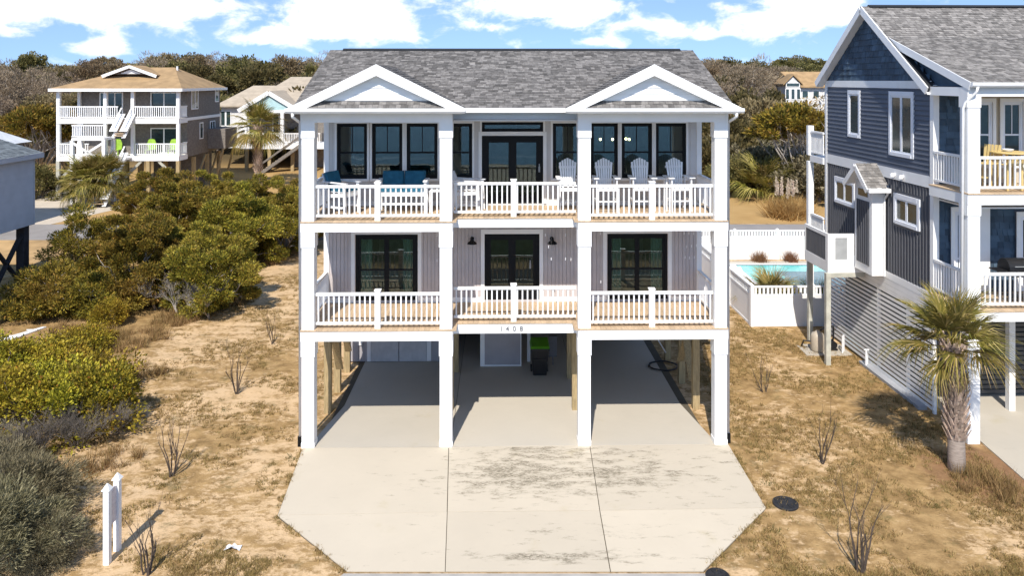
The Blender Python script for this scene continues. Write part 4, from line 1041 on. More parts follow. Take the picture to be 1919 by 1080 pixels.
MB().prism(pr, -.42, .42, 'x').build('lid', DG, gl_)
MB().box(-.42, .42, -.27, .27, .72, .918).build('firebox', DG, gl_)
for s in (-1, 1):
    for q in (-1, 1): B('leg', DG, gl_, s*.36-.02, s*.36+.02, q*.22-.02, q*.22+.02, 0, .718)
    B('side_shelf', DG, gl_, *sorted((s*.425, s*.70)), -.22, .22, .86, .89)
B('bottom_shelf', DG, gl_, -.338, .338, -.198, .198, .12, .15)
MB().tube([(-.3, -.30, 1.02), (.3, -.30, 1.02)], .015, 6).build('handle', GREYMETAL, gl_)
place(gl_, R, R.x(1908, .9), .9, FD1+.001)
# pool filter kit beside the skirt
pf = empty('pool_filter', label='tan pool filter tank with pipes beside the slatted skirt', cat='pool filter')
TAN = M('tan_tank', (.42, .36, .28), .5, .1, 4)
P0 = G(1532, 660); pf.location = (P0.x, P0.y, 0)
MB().lathe([(.05, 0), (.20, .02), (.24, .12), (.24, .55), (.20, .68), (.08, .74), (.05, .78)], 18).build('tank', TAN, pf, smooth=True)
MB().box(-.55, 1.1, -.4, .7, -.05, .04).build('pad', CONC3, pf)
MB().tube([(.1, 0, .78), (.35, .1, .9), (.62, .1, .9), (.62, .1, .5), (.62, .2, .28)], .03, 7).tube([(-.22, .1, .35), (-.42, .2, .35), (-.42, .4, .1)], .03, 7).build('pipes', DG, pf)
MB().tube([(.62, .05, .22), (.62, .5, .22)], .13, 12).box(.5, .74, .0, .55, .04, .1).build('pump', DG, pf)
MB().tube([(.82, -.2, .04), (.82, -.2, .62), (.95, .0, .62), (.95, .0, .04)], .03, 7).build('riser', PIPE, pf)
sp = MB(); P0 = G(1623, 690)
sp.tube([P0+Vector((0, 0, 0)), P0+Vector((0, 0, .62))], .03, 7).tube([P0+Vector((.1, .12, 0)), P0+Vector((.1, .12, .45)), P0+Vector((.0, .02, .5))], .03, 7).tube([P0+Vector((-.08, 0, .62)), P0+Vector((.1, 0, .62))], .03, 7)
tag(sp.build('standpipe', PIPE), 'white plastic standpipe at the foot of the slatted skirt', 'pipe')

# ---------------------------------------------------------------- pool yard
def fence(a, b, label, h=1.62, n=None, name='vinyl_fence'):
    """white vinyl fence: post, solid panel, picket top"""
    a, b = Vector((a[0], a[1], 0)), Vector((b[0], b[1], 0)); d = b-a; L = d.length; n = n or max(1, round(L/2.4)); ang = math.atan2(d.y, d.x)
    r = empty(name, a, ang, label, 'fence', 'white vinyl fences round the pool'); w = L/n
    for i in range(n+1):
        x = i*w; MB().box(x-.065, x+.065, -.065, .065, -.05, h+.03).hexa([(x-.08, -.08, h+.03), (x+.08, -.08, h+.03), (x+.08, .08, h+.03), (x-.08, .08, h+.03), (x-.02, -.02, h+.09), (x+.02, -.02, h+.09), (x+.02, .02, h+.09), (x-.02, .02, h+.09)]).build('post', WHITE, r)
    for i in range(n):
        x0, x1 = i*w+.066, (i+1)*w-.066
        p = MB().box(x0, x1, -.02, .02, .06, h-.42).box(x0, x1, -.035, .035, h-.42, h-.34).box(x0, x1, -.035, .035, h-.07, h).box(x0, x1, -.035, .035, .0, .09).build('panel', WHITE, r)
        m = 14
        for j in range(m):
            xc = x0+(j+.5)*(x1-x0)/m; B('picket', WHITE, p, xc-.045, xc+.045, -.018, .018, h-.34, h-.07)
    return r
fc = G(1409, 612); fb_y = 20.9
fence((fc.x, fc.y), (fc.x+4.9, fc.y+.09), 'white vinyl fence in front of the pool facing the sandy lot', n=2)
fence((fc.x, fc.y+.14), (fc.x-.18, fb_y-.15), 'white vinyl fence running back along the side of the pool yard', n=4)
fence((fc.x-4.4, fb_y-.05), (fc.x+12, fb_y+.25), 'long white vinyl fence behind the pool along the back street', n=7)
pd = MB().prism([(fc.x+.1, fc.y+1.0), (fc.x+9, fc.y+1.1), (fc.x+9, fb_y-.3), (fc.x-.05, fb_y-.3)], -.1, .02, 'z').build('pool_deck', CONC3); tag(pd, kind='structure')
px0, px1, py0, py1 = 11.85, 18.5, 12.7, 19.6
MB().box(px0-.3, px1+.3, py0-.3, py0, -.05, .06).box(px0-.3, px1+.3, py1, py1+.3, -.05, .06).box(px0-.3, px0, py0, py1, -.05, .06).build('coping', M('coping_white', (.70, .70, .68), .7), pd)
m_w, nt, out = new_mat('pool_water'); k = NT(nt); p = k.n('ShaderNodeBsdfPrincipled'); p.inputs['Roughness'].default_value = .05; p.inputs['Specular IOR Level'].default_value = .5
k.l(k.mix(k.ramp(k.noise(2.2, detail=3, dist=1.2), .35, .65), (.09, .52, .50), (.20, .68, .64)), p.inputs['Base Color']); k.l(k.bump(k.noise(5, detail=2), .25, .03), p.inputs['Normal']); k.l(p.outputs[0], out.inputs[0])
wtr = MB().box(px0, px1, py0, py1, -.09, .028).build('pool_water', m_w); tag(wtr, kind='structure')
tiles = MB().box(px0+.01, px1, py1-.012, py1-.002, .028, .06).build('tile_band', M('pool_tile', (.10, .14, .15), .3, .4, 20), pd)
ln = empty('pool_lounge', label='white plastic pool lounge chair on the concrete beside the pool', cat='lounge chair'); ln.location = (11.05, 15.6, .02); ln.rotation_euler = (0, 0, .2)
MB().bar((0, -.9, .32), (0, .3, .32), .55, .05).build('seat', PLAST, ln); MB().bar((0, .3, .32), (0, .85, .72), .55, .05).build('back', PLAST, ln)
for s in (-1, 1):
    for y in (-.7, .25): MB().bar((s*.24, y, 0), (s*.24, y, .32), .05, .05).build('leg', PLAST, ln)
ldr = MB()
for s in (0, .5): ldr.tube([(13.2+s, 12.75, -.02), (13.2+s, 12.75, .75), (13.2+s, 12.55, .95), (13.2+s, 12.3, .8), (13.2+s, 12.2, .02)], .025, 8)
ldr.bar((13.2, 12.76, .12), (13.7, 12.76, .12), .08, .03)
tag(ldr.build('pool_ladder', M('dark_chrome', (.10, .12, .13), .25, metal=.8)), 'curved metal pool ladder at the near pool edge', 'ladder')

# ---------------------------------------------------------------- far houses
def rail_block(root, p, q, zd, h=.95, step=.17, mat=WHITE):
    """far railing: rails and balusters too small to tell apart, one part"""
    p, q = Vector((p[0], p[1], 0)), Vector((q[0], q[1], 0)); d = q-p; L = d.length; up = Vector((0, 0, 1)); mb = MB()
    mb.bar(p+up*(zd+h), q+up*(zd+h), .10, .09); mb.bar(p+up*(zd+.12), q+up*(zd+.12), .07, .09)
    n = int(L/step)
    for i in range(n): c = p+d*((i+.5)/n); mb.box(c.x-.03, c.x+.03, c.y-.03, c.y+.03, zd+.12, zd+h)
    o = mb.build('railing', mat, root); tag(o, kind='stuff'); return o
def far_window(root, x0, x1, z0, z1, y, n=1, mat=WHITE, name='window'):
    mb = MB(); t = .09
    mb.box(x0-t, x0, y-.05, y, z0-t, z1+t).box(x1, x1+t, y-.05, y, z0-t, z1+t).box(x0, x1, y-.05, y, z1, z1+t).box(x0, x1, y-.05, y, z0-t, z0)
    for i in range(1, n): xm = x0+(x1-x0)*i/n; mb.box(xm-.05, xm+.05, y-.05, y, z0, z1)
    o = mb.build(name, mat, root); B('pane', MATS['dim_pane'], o, x0, x1, y-.03, y-.015, z0, z1); return o
def side_far_window(root, y0, y1, z0, z1, x, n=1):
    mb = MB(); t = .09
    mb.box(x, x+.05, y0-t, y0, z0-t, z1+t).box(x, x+.05, y1, y1+t, z0-t, z1+t).box(x, x+.05, y0, y1, z1, z1+t).box(x, x+.05, y0, y1, z0-t, z0)
    for i in range(1, n): ym = y0+(y1-y0)*i/n; mb.box(x, x+.05, ym-.05, ym+.05, z0, z1)
    o = mb.build('window', WHITE, root); B('pane', MATS['dim_pane'], o, x+.012, x+.03, y0, y1, z0, z1)

L_ = Frame(-37.6, 41.9, 1.0)
fl = empty('tan_roof_house', (L_.ox, L_.oy, 0), L_.a, 'grey shingled house on stilts with tan hip roof and zigzag front stair', 'house')
TANR = M('tan_shingle', (.34, .225, .115), .9, .16, 1.2, irand=.06); GREYS = M('grey_shake_wall', (.185, .165, .145), .85, .2, 6)
wd, yw, yb = 9.9, 1.7, 9.2
B('wall', GREYS, fl, .9, wd-.0, yw, yb, 3.3, 9.05)
for z0, z1, zd in ((3.15, 3.5, 3.55), (6.25, 6.6, 6.65)):
    B('porch_deck', WHITE, fl, -.1, wd+.05, -.1, yw-.005, z0, zd); B('band_board', WHITE, fl, wd+.003, wd+.06, yw+.0, yb, z0+.15, zd-.0) if z0 > 5 else None
for x in (0, 3.85, 6.1, wd-.05):
    for z0, z1 in ((3.55, 6.25), (6.65, 9.0)): B('column', WHITE, fl, x-.13, x+.13, -.05, .21, z0, z1)
for x, y in ((.95, yw-.2),): B('column', WHITE, fl, x-.11, x+.11, y-.2, y, 3.55, 9.0)
for x0, x1, zd in ((.13, 3.7, 6.65), (3.98, 4.9, 6.65), (6.25, wd-.2, 6.65), (.13, 2.5, 3.55), (6.25, wd-.2, 3.55)):
    rail_block(fl, (x0, .05), (x1, .05), zd, 1.0)
for zd in (3.55, 6.65): rail_block(fl, (wd-.02, .25), (wd-.02, yw), zd, 1.0); rail_block(fl, (0, .2), (0, yw), zd, 1.0)
for x in (0, 2.6, 5.2, 7.4, wd-.05):
    for y in (.05, 3.2, 6.2, 9.0): B('pile', POSTM if x < 1 else PINE, fl, x-.14, x+.14, y-.14, y+.14, 0, 3.15)
for x, s in ((0, 1), (wd-.05, -1), (5.2, 1), (5.2, -1)):
    MB().bar((x, .05, 1.5), (x+s*1.6, .05, 3.1), .12, .2).build('brace', POSTM, fl)
for y in (3.2, 6.2): MB().bar((wd-.05, y, .3), (wd-.05, y+2.6, 3.1), .12, .2).build('brace', PINE, fl)
B('store_room', GREYS, fl, 5.6, 9.2, 5.0, 9.0, 0, 3.14); B('store_door', WHITE, fl, 6.2, 7.2, 4.95, 4.99, .05, 2.1)
# roof, hip with a flat little gable
ex0, ex1, ey0, ey1, ez, rz_ = -.5, wd+.5, -.55, yb+.5, 9.15, 11.0
ryA, ryB = 4.3, 4.3
hp = MB(); rx0, rx1 = 5.0-.6, 5.0+2.6; ym = 4.6
for q in ([(ex0, ey0, ez), (ex1, ey0, ez), (rx1, ym, rz_), (rx0, ym, rz_)], [(ex1, ey1, ez), (ex0, ey1, ez), (rx0, ym, rz_), (rx1, ym, rz_)]): hp.quad(*q)
hp.tri((ex0, ey1, ez), (ex0, ey0, ez), (rx0, ym, rz_)); hp.tri((ex1, ey0, ez), (ex1, ey1, ez), (rx1, ym, rz_)); hp.quad((ex0, ey0, ez-.001), (ex0, ey1, ez-.001), (ex1, ey1, ez-.001), (ex1, ey0, ez-.001))
hr = hp.build('roof', TANR, fl)
B('fascia', WHITE, fl, ex0, ex1, ey0-.03, ey0+.0, ez-.22, ez+.02); B('fascia', WHITE, fl, ex1, ex1+.03, ey0, ey1, ez-.22, ez+.02)
MB().prism([(3.0, 10.35), (7.0, 10.35), (5.0, 11.1)], 2.0, 2.06, 'y').build('roof_gable', GREYS, hr)
for q in (-1, 1):
    MB().hexa([(5, 1.7, 11.05), (5+q*2.25, 1.7, 10.22), (5+q*2.25, 4.6, 10.22), (5, 4.6, 11.05), (5, 1.7, 11.15), (5+q*2.25, 1.7, 10.30), (5+q*2.25, 4.6, 10.30), (5, 4.6, 11.15)]).build('gable_slope', TANR, hr)
    MB().bar((5, 1.68, 11.02), (5+q*2.3, 1.68, 10.18), .05, .24, up=(0, 0, 1)).build('rake_board', WHITE, hr)
MB().box(4.2, 5.8, 1.97, 2.0, 10.42, 10.5).prism([(4.3, 10.5), (5.7, 10.5), (5.0, 10.78)], 1.96, 2.0, 'y').build('gable_vent', WHITE, hr)
MB().tube([(8.0, 4.2, 10.4), (8.0, 4.2, 11.1)], .09, 8).build('vent_pipe', PIPE, hr)
far_window(fl, 2.6, 4.4, 6.9, 8.75, yw, 3); far_window(fl, 6.9, 9.0, 6.8, 8.75, yw, 2, name='french_door'); far_window(fl, 6.9, 9.0, 3.7, 5.7, yw, 2, name='french_door')
side_far_window(fl, 2.6, 3.9, 7.4, 8.9, wd+.002, 2); side_far_window(fl, 8.0, 8.7, 7.9, 8.95, wd+.002); side_far_window(fl, 4.4, 5.0, 4.7, 6.0, wd+.002); side_far_window(fl, 6.8, 7.8, 4.9, 6.0, wd+.002, 2)
# zigzag stair in front
stair = MB().box(2.55, 5.15, -2.6, -1.1, 5.05, 5.25).build('stair_landing', WHITE, fl)
for x, y in ((2.6, -2.55), (5.1, -2.55), (2.6, -1.15), (5.1, -1.15)): B('post', WHITE, stair, x-.13, x+.13, y-.13, y+.13, 0, 5.05)
for a, b in ((3.3, 4.9), (4.9, 3.3)): MB().bar((2.6, -2.6, a), (5.1, -2.6, b), .06, .18).build('cross_brace', WHITE, stair)
o = rail_block(fl, (2.55, -2.55), (5.15, -2.55), 5.25, 1.0); rail_block(fl, (2.6, -2.5), (2.6, -1.1), 5.25, 1.0)
def flight(x0, x1, pA, pB, n, name='stair_flight'):
    mb = MB()
    for i in range(n):
        t = (i+.5)/n; y, z = pA[0]+(pB[0]-pA[0])*t, pA[1]+(pB[1]-pA[1])*t; mb.box(x0, x1, y-.15, y+.15, z-.03, z+.03)
    f = mb.build('stair_flight', DECK, fl)
    for x in (x0-.04, x1+.04):
        MB().bar((x, pA[0], pA[1]-.1), (x, pB[0], pB[1]-.1), .06, .3, up=(1, 0, 0)).bar((x, pA[0], pA[1]+.95), (x, pB[0], pB[1]+.95), .07, .10, up=(1, 0, 0)).bar((x, pA[0], pA[1]+.45), (x, pB[0], pB[1]+.45), .04, .62, up=(1, 0, 0)).build('stringer', WHITE, f)
flight(5.25, 6.0, (-1.4, 5.25), (.0, 6.6), 8); flight(5.2, 6.0, (-1.2, 3.5), (-4.4, .2), 16)
B('lower_landing', WHITE, fl, 5.15, 6.1, -1.2, -.1, 3.35, 3.5)
for x in (6.75, 8.65, 0.0):
    r_ = empty('lawn_chair', label='lime green plastic chair on the stilt house lower porch', cat='chair', group='lime green chairs on the stilt house porch')
    LIME = M('lime_plastic', (.30, .50, .06), .5)
    MB().prism([(-.33, .45), (.33, .45), (.38, .95), (.25, 1.28), (0, 1.38), (-.25, 1.28), (-.38, .95)], .25, .30, 'y').build('back', LIME, r_)
    MB().box(-.33, .33, -.3, .27, .42, .47).build('seat', LIME, r_)
    for s in (-1, 1):
        for q in (-.26, .24): B('leg', LIME, r_, s*.28-.03, s*.28+.03, q-.03, q+.03, 0, .418)
    place(r_, L_, x+.4 if x else 4.3, .9, 3.552)
B('side_deck', GREYS, fl, wd+.01, wd+1.6, 6.2, yb, 3.6, 5.4)
for y in (6.3, 9.0): MB().bar((wd+1.4, y, 3.6), (wd+.5, y, 0), .16, .16, up=(0, 1, 0)).build('pile', PINE, fl)

# pale house behind, with a teal gable over its porch
S_ = Frame(-31.4, 57.0, 0.5); pz = hz(-20, 60)
ph = empty('teal_gable_house', (S_.ox, S_.oy, 0), S_.a, 'pale cottage with sand coloured roof and a teal porch gable', 'house')
SANDR = M('sand_shingle', (.40, .335, .255), .9, .1, 1.5); PALE = M('pale_wall', (.66, .65, .63), .7)
sx_ = lambda px, y: S_.x(px, y)
zz_ = lambda py, d: CAM_Z-(py-HY)*d/F
B('wall', PALE, ph, .3, 15, 3.0, 11, 2.6, 7.2)
MB().hexa([(-.2, 2.4, 7.0), (15.5, 2.4, 7.0), (15.5, 7.5, 9.1), (2.2, 7.5, 9.1), (-.2, 2.4, 7.15), (15.5, 2.4, 7.15), (15.5, 7.5, 9.25), (2.2, 7.5, 9.25)]).build('roof', SANDR, ph)
MB().hexa([(4.6, 7.4, 8.9), (15.5, 7.4, 8.9), (15.5, 10.5, 10.1), (5.6, 10.5, 10.1), (4.6, 7.4, 9.1), (15.5, 7.4, 9.1), (15.5, 10.5, 10.25), (5.6, 10.5, 10.25)]).build('roof', SANDR, ph)
gx0, gx1, gy = sx_(446, .5), sx_(560, .5), .5; gm = (gx0+gx1)/2
TEAL = M('teal_gable_board', (.40, .58, .60), .6)
MB().prism([(gx0+.3, 6.75), (gx1-.3, 6.75), (gm, 8.45)], gy+.2, gy+.25, 'y').build('porch_gable', TEAL, ph)
for q in (-1, 1):
    xe = gm+q*(gx1-gx0)/2
    MB().hexa([(gm, gy, 8.6), (xe, gy, 6.7), (xe, 6, 6.7), (gm, 6, 8.6), (gm, gy, 8.75), (xe, gy, 6.85), (xe, 6, 6.85), (gm, 6, 8.75)]).build('porch_roof', SANDR, ph)
    MB().bar((gm, gy-.03, 8.55), (xe, gy-.03, 6.65), .05, .42, up=(0, 0, 1)).build('rake_board', WHITE, ph)
B('porch_beam', WHITE, ph, gx0+.3, gx1-.3, gy+.1, gy+.3, 6.45, 6.74)
B('porch_wall', GREYS, ph, gx0+.4, gx1+4, 2.9, 2.99, 3.0, 6.4)
for px in (460, 529, 590): x = sx_(px, gy+.2); B('column', WHITE, ph, x-.16, x+.16, gy+.06, gy+.38, 3.3, 6.44)
B('porch_deck', WHITE, ph, gx0+.2, gx1+5, gy, 2.89, 2.7, 3.3)
rail_block(ph, (sx_(458, gy+.1), gy+.1), (sx_(600, gy+.1), gy+.1), 3.3, 1.0)
for px in (462, 505, 548, 590): x = sx_(px, .6); B('pile', PINE, ph, x-.16, x+.16, .5, .82, -.1, 2.7)
MB().box(sx_(536, .9), sx_(600, .9), 3, 3.2, -.1, 2.7).build('store_wall', GREYS, ph)
for px in (408, 418, 427): x = sx_(px, 2.9); far_window(ph, x-.25, x+.25, 5.0, 6.5, 2.99)
far_window(ph, sx_(512, 2.8), sx_(522, 2.8), 4.2, 6.2, 2.88, name='door')
rail_block(ph, (.3, 2.5), (sx_(440, 2.5), 2.5), 3.6, .9)
fx0 = sx_(548, -.2)
mb = MB()
for i in range(14): t = i/13; mb.box(sx_(488, .2)+t*4.2-.2, sx_(488, .2)+t*4.2+.2, -.4, .45, .15+t*2.9, .25+t*2.9)
sf = mb.build('stair_flight', DECK, ph)
for y in (-.42, .46): MB().bar((sx_(488, .2), y, .1), (sx_(488, .2)+4.2, y, 3.1), .07, .32).bar((sx_(488, .2), y, 1.1), (sx_(488, .2)+4.2, y, 4.1), .07, .1).build('stringer', GREYS, sf)

# grey house on stilts at the left edge
gh = empty('grey_stilt_house', (-21.9, 14.2, 0), 0, 'grey sided house on dark stilts with grey shingled roof', 'house')
GWALL = M('light_grey_clapboard', (.50, .50, .52), .7, .05, 2, orand=.02)
gw = B('wall', GWALL, gh, -9, -.02, -14, 0, 3.25, 6.3)
z = 3.27
while z < 6.2: MB().hexa([(.012, -14, z), (.012, 0, z), (-.018, 0, z), (-.018, -14, z), (-.004, -14, z+.148), (-.004, 0, z+.148), (-.018, 0, z+.148), (-.018, -14, z+.148)]).build('siding_board', GWALL, gh); z += .15
B('corner_board', GWALL, gh, -.10, .03, .002, .05, 3.25, 6.3)
gr = MB().hexa([(.3, -14.5, 6.35), (.3, .25, 6.35), (-5, .25-1.2, 8.35), (-5, -14.5, 8.35), (.3, -14.5, 6.5), (.3, .25, 6.5), (-5, .25-1.2, 8.5), (-5, -14.5, 8.5)]).build('roof', SHING_UNDER, gh)
shingle_slope((.32, 0, 6.505), (0, 1, 0), (-5.3, 0, 2.0), 5.4, lambda t: [(-14.5, .27-t*.22)], 'shingles', gr, M('blue_grey_shingle', (.17, .19, .20), .9, .15, 5, irand=.22), seed=51, tab=(.3, .5))
B('fascia', GWALL, gh, .30, .33, -14.5, .25, 6.30, 6.52)
DKP = M('dark_pile', (.035, .035, .04), .8, .2, 4)
for y in (-.25, -2.6, -5.2, -8): 
    for x in (-.3, -3.2, -6.2): B('pile', DKP, gh, x-.22, x+.14, y-.18, y+.18, 0, 3.25)
for a, b in ((3.0, .5), (.5, 3.0)): MB().bar((-.3, -.3, a), (-.3, -2.5, b), .08, .2, up=(1, 0, 0)).build('brace', DKP, gh)
wh = empty('white_roof_house', (-35.3, 28.5, 0), 0, 'low house with a white metal roof behind the grey stilt house', 'house')
# far corner of its roof shows over the grey one
mb = MB().hexa([(-8, -6, 5.55), (1.6, -6, 5.55), (1.6, 4, 5.55), (-8, 4, 5.55), (-5, -3, 7.3), (-1.6, -3, 7.3), (-1.6, 1.5, 7.3), (-5, 1.5, 7.3)]); mb.build('roof', M('white_metal_roof', (.62, .63, .64), .5), wh)
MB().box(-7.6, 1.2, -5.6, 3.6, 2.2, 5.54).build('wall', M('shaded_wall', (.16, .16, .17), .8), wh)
for x in (-7.2, -3, 1.0):
    for y in (-5.2, 3.2): B('pile', DKP, wh, x-.15, x+.15, y-.15, y+.15, 0, 2.2)
# white house up on the wooded ridge
gzr = hz(55, 92)
V_ = Frame(46.0, 92.0, -8.0)
wr = empty('ridge_house', (V_.ox, V_.oy, 0), V_.a, 'white house with tan roof half hidden among the trees on the ridge', 'house')
vx = lambda px: V_.x(px, 0)
x0, x1 = vx(1470), vx(1502); xm = (x0+x1)/2; zt = CAM_Z+.0
MB().prism([(x0+.2, 3), (x1-.2, 3), (x1-.2, 9.3), (xm, 10.5), (x0+.2, 9.3)], 0, 7, 'y').box(x1-.2, x1+9, 2, 7, 3, 8.6).build('wall', PALE, wr)
for q, xe in ((-1, x0-.2), (1, x1+.2)):
    MB().hexa([(xm, -.3, 10.6), (xe, -.3, 9.1), (xe, 7, 9.1), (xm, 7, 10.6), (xm, -.3, 10.8), (xe, -.3, 9.3), (xe, 7, 9.3), (xm, 7, 10.8)]).build('roof', TANR, wr)
MB().hexa([(x1-.2, 1.4, 8.7), (x1+9, 1.4, 8.7), (x1+9, 5, 11.0), (x1-2.0, 5, 11.0), (x1-.2, 1.4, 8.9), (x1+9, 1.4, 8.9), (x1+9, 5, 11.2), (x1-2.0, 5, 11.2)]).build('roof', TANR, wr)
for dx in (-.8, 0, .8): far_window(wr, xm+dx-.22, xm+dx+.22, 7.0, 8.5, -.01)
far_window(wr, xm-.9, xm+.9, 8.9, 9.4, -.01)
for dx in (1.0, 2.6, 4.2, 5.8): far_window(wr, x1+dx-.4, x1+dx+.4, 7.2, 8.2, 1.99)

# ---------------------------------------------------------------- vegetation
def rot_to(dirs, rng):
    """two unit vectors perpendicular to dirs"""
    r = rng.normal(size=dirs.shape); s = np.cross(dirs, r); s /= np.linalg.norm(s, axis=1, keepdims=True)+1e-9
    return s, np.cross(s, dirs)
def unit_v(a): return a/(np.linalg.norm(a, axis=1, keepdims=True)+1e-9)
def leaf_quads(c, d, L, Wd, rng, bend=.25):
    """folded diamond leaves at c along d"""
    n = len(c); s, t = rot_to(d, rng); L = L*rng.uniform(.6, 1.35, (n, 1)); Wd = Wd*rng.uniform(.7, 1.3, (n, 1))
    m = c+d*L*.5
    v = np.stack([c, m+s*Wd*.5+t*L*bend*.3, c+d*L, m-s*Wd*.5+t*L*bend*.3], 1).reshape(-1, 3)
    f = np.arange(n*4).reshape(n, 4); return v, f
def crown_points(rng, n, rx, ry, rz, nclump, cr, low=-.5, squash=.8, hollow=.55):
    d = unit_v(rng.normal(size=(nclump*3, 3))); d = d[d[:, 2] > low][:nclump]; q = len(d)
    rad = rng.uniform(hollow, 1.0, (q, 1))**.7*np.where(rng.random((q, 1)) < .22, 1.22, 1.0)
    cc = d*rad*np.array([rx, ry, rz])
    crs = cr*rng.uniform(.45, 1.45, q)
    idx = rng.integers(0, q, n); e = unit_v(rng.normal(size=(n, 3)))
    r = rng.uniform(.45, 1.0, (n, 1))
    p = cc[idx]+e*r*crs[idx][:, None]*np.array([1, 1, squash])
    out = unit_v(e*.8+d[idx]*.55+np.array([0, 0, .25])+rng.normal(size=(n, 3))*.35)
    return p, out, cc
def crown(name, seed, n, rx, ry, rz, nclump, cr, L, Wd, mat, zc, low=-.5, hollow=.55, squash=.8):
    rng = np.random.default_rng(seed); p, d, cc = crown_points(rng, n, rx, ry, rz, nclump, cr, low, squash, hollow)
    p[:, 2] += zc; cc[:, 2] += zc
    keep = p[:, 2] > .06; v, f = leaf_quads(p[keep], d[keep], L, Wd, rng)
    return np_mesh(name, v, f, mat), cc
def limbs(name, seed, cc, trunk_r, mat, base_h=.3, lean=(0, 0), n=14, side=5, wob=.25):
    rnd = random.Random(seed); mb = MB(); top = Vector((lean[0], lean[1], base_h))
    mb.tube([(0, 0, -.15), (lean[0]*.4, lean[1]*.4, base_h*.5), top], [trunk_r*1.25, trunk_r, trunk_r*.85], side+2)
    ids = list(range(len(cc))); rnd.shuffle(ids)
    for i in ids[:n]:
        e = Vector(cc[i]); m = top.lerp(e, .5)+Vector((rnd.uniform(-1, 1), rnd.uniform(-1, 1), rnd.uniform(-.4, .8)))*wob
        q = top.lerp(e, .8)+Vector((rnd.uniform(-1, 1), rnd.uniform(-1, 1), rnd.uniform(-.4, .6)))*wob*.7
        r = trunk_r*rnd.uniform(.3, .55); mb.tube([top-Vector((0, 0, .1)), m, q, e], [r, r*.65, r*.4, r*.12], side)
    return mb.mesh(name, mat, True)
def bare_mesh(name, seed, height, spread, mat, stems=1, depth=4, r0=.10, twig=True, up=.5, kids=(3, 5), flare=.35):
    """leafless tree or shrub grown by branching"""
    rnd = random.Random(seed); mb = MB()
    def grow(p, d, L, r, k):
        pts = [p]; q = p; dd = d
        for i in range(3):
            dd = (dd+Vector((rnd.uniform(-1, 1), rnd.uniform(-1, 1), rnd.uniform(-.6, .8)))*.16).normalized(); q = q+dd*L/3; pts.append(q)
        mb.tube(pts, [r, r*.85, r*.7, r*.5], 5 if k >= depth-1 else 3, cap=False)
        if k <= 0: return
        for j in range(rnd.randint(*kids)):
            t = rnd.uniform(.35, 1.0); b = pts[min(3, int(t*3))].lerp(pts[min(3, int(t*3)+1)], t*3 % 1)
            nd = (dd+Vector((rnd.uniform(-1, 1), rnd.uniform(-1, 1), rnd.uniform(-.5, .9)))*spread+Vector((0, 0, up*.35))).normalized()
            grow(b, nd, L*rnd.uniform(.5, .78), max(r*rnd.uniform(.42, .6), .0035), k-1)
    for s in range(stems):
        a = rnd.uniform(0, 6.28); tilt = flare*rnd.uniform(.3, 1) if stems > 1 else .1
        grow(Vector((math.cos(a)*.06*(stems > 1), math.sin(a)*.06*(stems > 1), -.08)), Vector((math.cos(a)*tilt, math.sin(a)*tilt, 1)).normalized(), height*rnd.uniform(.38, .55), r0*rnd.uniform(.7, 1.1), depth)
    return mb.mesh(name, mat)

BARK = M('grey_bark', (.17, .145, .12), .95, .25, 5, bump=.4); PALEBARK = M('pale_branch', (.36, .32, .28), .95, .2, 5)
CEDAR = leaf_mat('cedar_foliage', [(0, (.055, .056, .016)), (.3, (.145, .138, .028)), (.6, (.28, .245, .038)), (.85, (.46, .365, .050)), (1, (.52, .31, .075))], .32)
WAX = leaf_mat('yellow_leaf', [(0, (.065, .068, .012)), (.35, (.19, .17, .022)), (.7, (.42, .34, .035)), (.95, (.56, .45, .055)), (1, (.38, .13, .03))], .33)
GREYSH = leaf_mat('grey_olive_leaf', [(0, (.09, .08, .042)), (.5, (.19, .165, .09)), (1, (.32, .275, .165))], .2)
OAK = leaf_mat('oak_foliage', [(0, (.060, .058, .022)), (.5, (.130, .115, .042)), (.85, (.21, .175, .062)), (1, (.28, .22, .09))], .3)
BROWNO = leaf_mat('brown_wood_foliage', [(0, (.12, .085, .045)), (.5, (.24, .175, .095)), (1, (.38, .29, .165))], .3)
GREYO = leaf_mat('grey_twig_mass', [(0, (.16, .115, .075)), (.5, (.29, .22, .15)), (1, (.44, .35, .25))], .3)
STRAW = leaf_mat('straw', [(0, (.12, .075, .028)), (.4, (.28, .18, .075)), (.8, (.46, .31, .135)), (1, (.18, .155, .045))], .2, orand=.08)
TWIG = M('sapling_bark', (.085, .062, .048), .9, .2, 8)

def tree(name, loc, trunk, crown_m, label, cat, group=None, rz=0, sc=(1, 1, 1)):
    r = empty(name, loc, rz, label, cat, group); r.scale = sc
    inst('trunk', trunk, r, (0, 0, 0)); inst('crown', crown_m, r, (0, 0, 0)); return r

